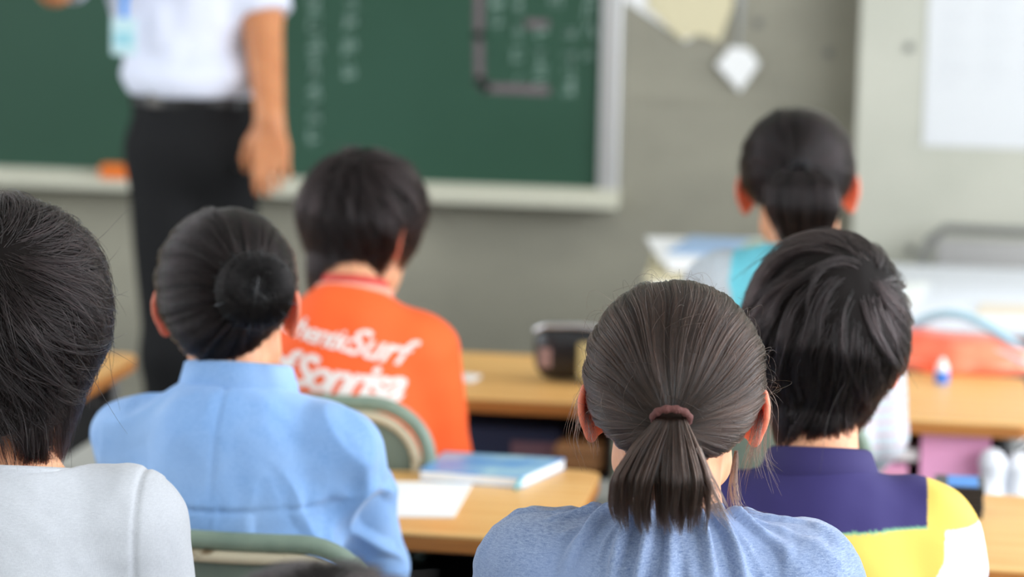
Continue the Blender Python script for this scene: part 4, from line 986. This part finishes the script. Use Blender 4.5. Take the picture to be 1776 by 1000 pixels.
pt5 = free_strands(tl, 4200, [(.012, .007, 0), (.030, .012, 0), (.052, .022, 0), (.056, .022, 0), (.040, .017, 0), (.016, .009, 0)], M['hair_b'], 'ponytail', hair5, thick=.0004, ragged=.08)
MB().tube([tuple(t5 + np.array((.016 * math.cos(a), -.002, .012 * math.sin(a)))) for a in [2 * math.pi * i / 24 for i in range(24)]], .004, 8, closed=True).build('hair_band', M['black'], hair5, True)
# glasses
gm = plain('dark_glasses_frame', (.02, .02, .025), .4)
hm5 = Matrix.Translation(hc5) @ Matrix(HR5.tolist()).to_4x4()
gs = empty('glasses'); gs.parent = o5; gs.matrix_local = hm5
for sx in (-1, 1):
    MB().tube([(sx * (.034 + .026 * math.cos(a)), .098 - .012 * (math.cos(a) + 0), .006 + .019 * math.sin(a)) for a in [2 * math.pi * i / 20 for i in range(20)]], .002, 8, closed=True).build('rim', gm, gs, True)
    MB().tube([(sx * .062, .086, .012), (sx * .079, .05, .014), (sx * .079, .0, .012)], .002, 8).build('temple_arm', gm, gs, True)
MB().tube([(-.010, .098, .01), (.010, .098, .01)], .002, 8).build('bridge', gm, gs)
nk = collar_band('neckerchief', (.03, .030, N5[2] + .022), .034, .03, [(0, -.014), (.010, -.010), (.012, .008), (.002, .012)], plain('maroon_cloth', sr(128, 36, 56), .8), o5, tilt=-.1, n=30); nk['label'] = 'maroon cloth under the chin'

# 6. dark-haired child in grey at the left edge
def f_gray(P, N, sh, el):
    x = P[:, 0] - N[0]; s_ = np.exp(-((np.abs(x) - .134) / .0030) ** 2) * (P[:, 2] > N[2] - .2)
    return -.003 * s_ + .002 * noise(P * np.array((1, 1, .8)), 16, 7) + .0009 * noise(P, 60, 3) + .0025 * noise(P * np.array((1, 1, .3)), 22, 8) * (np.abs(x) > .15)
n6 = W(22, 830, 2.730); h6 = W(20, 588, 2.76)
o6, hair6, N6, hc6, HR6, sh6, el6, wr6, s6 = person('dark-haired child in a light grey T-shirt at the left edge', n6, h6, yaw=rad(6), nod=rad(6), turn=rad(8), roll=rad(0),
    hw=.122, dz_sh=-.046, lean=.05, hands='lap', sleeve=.9, shirt_m=M['jersey_grey'], fold=f_gray, svox=.0032, vox=.004,
    hair=dict(kind='short', thick=.024, pole=(-.05, -.70, .66), swirl=.8, length=.070, spread=.014, locks=1200, drop=.088, nape_r=.058, mess=.26, mat='hair_b',
    line=[(0, -.84), (45, -.74), (70, -.62), (92, -.50), (104, -.4), (125, .20), (180, .30)]), nstr=20000, hthick=.00026, puff=.003, hole=.070)
collar_band('neck_ribbing', (0, .010, N6[2] + .000), .071, .066, [(0, -.006), (.005, -.006), (.006, .006), (.002, .010), (-.001, .006)], M['jersey_grey'], o6, tilt=.25)

# 7. out-of-focus head at the bottom edge
n7 = W(568, 1560, 1.9); h7 = W(562, 1306, 1.9)
r7 = person('blurred dark-haired child nearest to the viewer, only the crown showing', n7, h7, yaw=0, hw=.13, lean=.05, hands='lap', sleeve=.9, shirt_m=M['navy_cloth'],
    hair=dict(kind='short', thick=.018, pole=(.0, -.5, .85), locks=300), nstr=6000, hthick=.0004, vox=.006, svox=.008, seat=.36)
o7 = r7[0]

# chairs under the children
for o_, lab, yw, gap in ((o3, 'grey-green school chair with worn cream bead, behind the girl in light blue', -2, -.185), (o4, 'grey-green school chair behind the boy in the orange T-shirt', -4, -.22),
        (o1, 'grey-green school chair under the girl in the chambray blouse', 4, -.19), (o2, 'grey-green school chair under the child in the striped polo', 3, -.2),
        (o5, 'grey-green school chair under the girl in the pale grey cardigan', -3, -.2), (o6, 'grey-green school chair under the child in light grey', 6, -.19), (o7, 'grey-green school chair under the nearest child, out of focus', 0, -.19)):
    p = o_.location; r = o_.rotation_euler.z; dx_ = .025 if o_ is o3 else (-.012 if o_ is o4 else (-.05 if o_ is o5 else 0)); put_chair(p.x + dx_ + math.sin(r) * -gap, p.y + gap * math.cos(r), r, lab)

# 8. the teacher
def teacher():
    Rg = 6.05; hipc = W(338, 250, Rg); yaw = rad(150)
    o = empty('person', (hipc.x, hipc.y, 0), 0); tag(o, 'teacher in a white shirt and black trousers standing before the chalkboard', 'person')
    def L(px, py, dd=0): p = W(px, py, Rg + dd); return np.array((p.x - hipc.x, p.y - hipc.y, p.z))
    zt = 1.60; top = L(310, -240); neck = L(300, -215); hc = L(292, -330, -.02)
    hs = 1.12; a = rad(172); HR = np.array(Matrix.Rotation(a, 3, 'Z'))
    Ls, Rs = L(215, -170), L(405, -165); Le = L(95, -20, -.10); Lw = L(40, -90, -.28)
    Re, Rw = L(455, 30, -.04), L(468, 205, -.17); hd = unit(L(474, 320, -.20) - Rw)
    waist = L(335, 160); hipL, hipR = L(288, 262), L(396, 262); kL, kR = L(305, 560, -.03), L(352, 545, .10)
    aL, aR = kL + (.02, .02, 0), kR + (.03, .03, 0); aL[2] = aR[2] = .085; kL[2] = kR[2] = .50
    c = (Ls + Rs) / 2
    def torso(p, g):
        d = ell(p, (c + waist) / 2 + (0, 0, .06), (.150 + g, .105 + g, .26)); d = smin(d, ell(p, waist, (.128 + g, .105 + g, .12)), .05); d = smin(d, cap(p, Ls + (.03, 0, -.12), waist + (-.05, 0, .10), .09 + g, .07 + g), .04)
        d = smin(d, cap(p, Ls, Rs, .055 + g), .05); return smin(d, cap(p, neck - (0, 0, .03), c, .055 + g), .05)
    def body(p):
        q = ((p - hc) @ HR).astype(np.float32); d = head_sdf(q, hs); d = smin(d, cap(p, hc - (0, 0, .04), neck, .052, .056), .03); d = smin(d, torso(p, -.008), .04)
        d = smin(d, cap(p, Rs, Re, .050, .046), .03); d = smin(d, cap(p, Re, Rw, .046, .032), .012); d = smin(d, cap(p, Ls, Le, .048, .038), .03); d = smin(d, cap(p, Le, Lw, .038, .026), .012)
        for w_, f_, u_, sd in ((Rw, hd, (.15, -1, .1), 1), (Lw, Lw - Le, (0, -.4, 1), 1)):
            m = cap(p, w_, w_ + unit(f_) * .16, .08) < .03
            if m.any(): h_ = np.full(len(p), 9., np.float32); h_[m] = hand_sdf(p[m], w_, f_, u_, sd, .22, 1.3); d = smin(d, h_, .01)
        for h_, k_, a_ in ((hipL, kL, aL), (hipR, kR, aR)): d = smin(d, cap(p, h_, k_, .078, .055), .04); d = smin(d, cap(p, k_, a_, .053, .034), .02); d = smin(d, cap(p, a_ + (0, 0, -.03), a_ + (0, -.13, -.05), .035, .026), .02)
        return d
    P, F = nets(body, (-.65, -.45, 0), (.5, .4, hc[2] + .2), .0055, 2); T = np.ones((len(P), 3)) * np.array(sr(204, 138, 92)); vs, fs, ts = [P], [F], [T]; cnt = len(P)
    for sx in (-1, 1):
        an_ = rad(50); E = EARP; X = np.stack([sx * (E[:, 0] * math.sin(an_) + E[:, 1] * math.cos(an_)), -E[:, 0] * math.cos(an_) + E[:, 1] * math.sin(an_), E[:, 2]], 1)
        X = (X + np.array((sx * .0725, .004, 0))) * hs @ HR.T + hc; f = EARF + cnt; vs.append(X); fs.append(f[:, ::-1] if sx > 0 else f); ts.append(np.ones((len(X), 3)) * np.array(sr(220, 140, 105))); cnt += len(X)
    link('body', mesh_np('body', np.concatenate(vs), np.concatenate(fs), {'tint': np.concatenate(ts)}), o, M['skin'])
    for sx in (-1, 1):
        b = MB(); bmesh.ops.create_uvsphere(b.bm, u_segments=14, v_segments=10, radius=.0118, matrix=Matrix.Translation(hc + HR @ (np.array((sx * .030, .0775, .006)) * hs))); e = b.build('eye', M['eye'], o, True)
        b = MB(); bmesh.ops.create_uvsphere(b.bm, u_segments=12, v_segments=8, radius=.0054, matrix=Matrix.Translation(hc + HR @ (np.array((sx * .030, .0845, .006)) * hs))); b.build('iris', M['iris'], e, True)
    def shirt(p):
        d = torso(p, .016); e1 = Rs + (Re - Rs) * .98; a1 = np.maximum(cap(p, Rs, e1, .068, .066), (p - e1) @ unit(Re - Rs)); e2 = Ls + (Le - Ls) * .95; a2 = np.maximum(cap(p, Ls, e2, .068, .064), (p - e2) @ unit(Le - Ls))
        d = smin(smin(d, a1, .03), a2, .03); d = smin(d, ell(p, waist + (0, -.005, .035), (.158, .125, .055)), .03)
        return smax(smax(d, -cap(p, neck + (0, -.01, .01), neck + (0, 0, .2), .062, .09), .006), waist[2] - .005 - p[:, 2], .01)
    P, F = nets(shirt, (-.6, -.4, waist[2] - .05), (.45, .35, neck[2] + .12), .006, 2); P = P + normals(P, F) * (.008 * noise(P * np.array((1, 1, .6)), 12, 5) + .004 * noise(P, 28, 6))[:, None]
    link('shirt', mesh_np('shirt', P, F), o, M['shirt_white'])
    collar_band('collar', neck + (0, -.006, .0), .060, .058, [(0, .0), (-.002, .034), (.003, .040), (.008, .036), (.020, -.004), (.017, -.008), (.008, .006), (.004, .028)], M['shirt_white'], o, tilt=-.2)
    def tr(p):
        d = ell(p, waist - (0, 0, .02), (.138, .112, .06)); d = smin(d, ell(p, (hipL + hipR) / 2, (.152, .122, .13)), .05)
        for h_, k_, a_ in ((hipL, kL, aL), (hipR, kR, aR)): d = smin(d, cap(p, h_, k_, .088, .075), .04); d = smin(d, cap(p, k_, a_, .078, .064), .03)
        return smax(np.maximum(d, .05 - p[:, 2]), p[:, 2] - waist[2] - .012, .004)
    P, F = nets(tr, (-.35, -.3, .02), (.4, .35, waist[2] + .04), .007, 2); P = P + normals(P, F) * (.004 * noise(P * np.array((1, 1, .3)), 14, 5))[:, None]; link('trousers', mesh_np('trousers', P, F), o, M['trouser_black'])
    P_ = [(waist[0] + .143 * math.cos(t), waist[1] + .117 * math.sin(t)) for t in [2 * math.pi * i / 48 for i in range(48)]]
    MB().prism(P_, waist[2] - .024, waist[2] + .006, .002).build('belt', M['leather'], o, True)
    q = L(262, 195, -.14); MB().box(q[0] - .02, q[0] + .02, waist[1] - .112, waist[1] - .098, waist[2] - .026, waist[2] + .008, .003).build('belt_buckle', plain('dull_buckle', (.16, .15, .14), .5, metal=.5), o)
    for a_ in (aL, aR):
        def shoe(p): return np.maximum(smin(ell(p, a_ + (0, .0, -.03), (.042, .05, .05)), ell(p, a_ + (0, -.10, -.048), (.045, .085, .036)), .03), .002 - p[:, 2])
        P, F = nets(shoe, a_ - (.08, .22, .085), a_ + (.08, .09, .04), .007, 1); link('shoe', mesh_np('shoe', P, F), o, M['leather'])
    st = dict(kind='short', thick=.014, pole=(.0, -.5, .85), locks=260, drop=.05, nape_r=.05, line=[(0, -.62), (45, -.5), (68, -.2), (80, .16), (100, .22), (125, .4), (180, .5)])
    def hs_(q): return smax(np.maximum(hair_vol(q, dict(st, thick=.010)), -head_sdf(q * np.float32(1.02)) - .012), -hairline(unit(q + 1e-6), st['line']) * .09 + .004, .006)
    P, F = nets(hs_, (-.13, -.16, -.13), (.13, .15, .16), .005, 2); ho = link('hair', mesh_np('hair', P, F), o, M['scalp']); ho.matrix_local = Matrix.Translation(hc) @ Matrix(HR.tolist()).to_4x4() @ Matrix.Scale(hs, 4)
    C, R = strands_short(st, 4000, thick=.0004); curves('hair_strands', C, R, M['hair_b'], ho)
    # lanyard with name badge
    n0 = neck + (0, -.075, -.03); q = L(215, 62, -.16); q[1] = min(q[1], -.135)
    bl = plain('blue_lanyard', sr(40, 140, 226), .5); nb_ = tag(empty('name_badge', (hipc.x, hipc.y, 0)), 'clear name badge on a blue strap over the white shirt of the teacher', 'badge')
    MB().tube([tuple(neck + (-.05, .0, .03)), tuple(neck + (-.062, -.10, -.04)), tuple((neck + q) / 2 + (-.01, -.09, 0)), tuple(q + (0, 0, .075)), tuple(q + (0, 0, .04))], [.005] * 3 + [.0085, .0085], 8).build('strap', bl, nb_, True)
    MB().tube([tuple(neck + (.055, .0, .03)), tuple(neck + (.055, -.10, -.04)), tuple((neck + q) / 2 + (.03, -.09, 0)), tuple(q + (0, 0, .075))], .005, 8).build('strap', bl, nb_, True)
    MB().box(q[0] - .028, q[0] + .028, q[1] - .003, q[1] + .001, q[2] - .042, q[2] + .038, .002).build('badge_case', plain('clear_case', sr(196, 226, 232), .25), nb_)
    MB().box(q[0] - .02, q[0] + .02, q[1] - .004, q[1] - .003, q[2] - .02, q[2] + .008).build('badge_card', plain('pale_blue_card', sr(150, 206, 220), .5), nb_)
    # chalk held in the right hand
    g = Rw + hd * .085; tpt = L(425, 285, -.10)
    ck = MB().tube([tuple(tpt + (-.022, -.004, -.004)), tuple(tpt + (.022, -.006, -.012))], .0055, 10).build('chalk_holder', M['black'], None, True); ck.location = (hipc.x, hipc.y, 0); tag(ck, 'small dark chalk holder held in the hand of the teacher', 'chalk holder')
    return o
teacher()
print('TRIS', sum(len(m.polygons) for m in D.meshes) * 2)
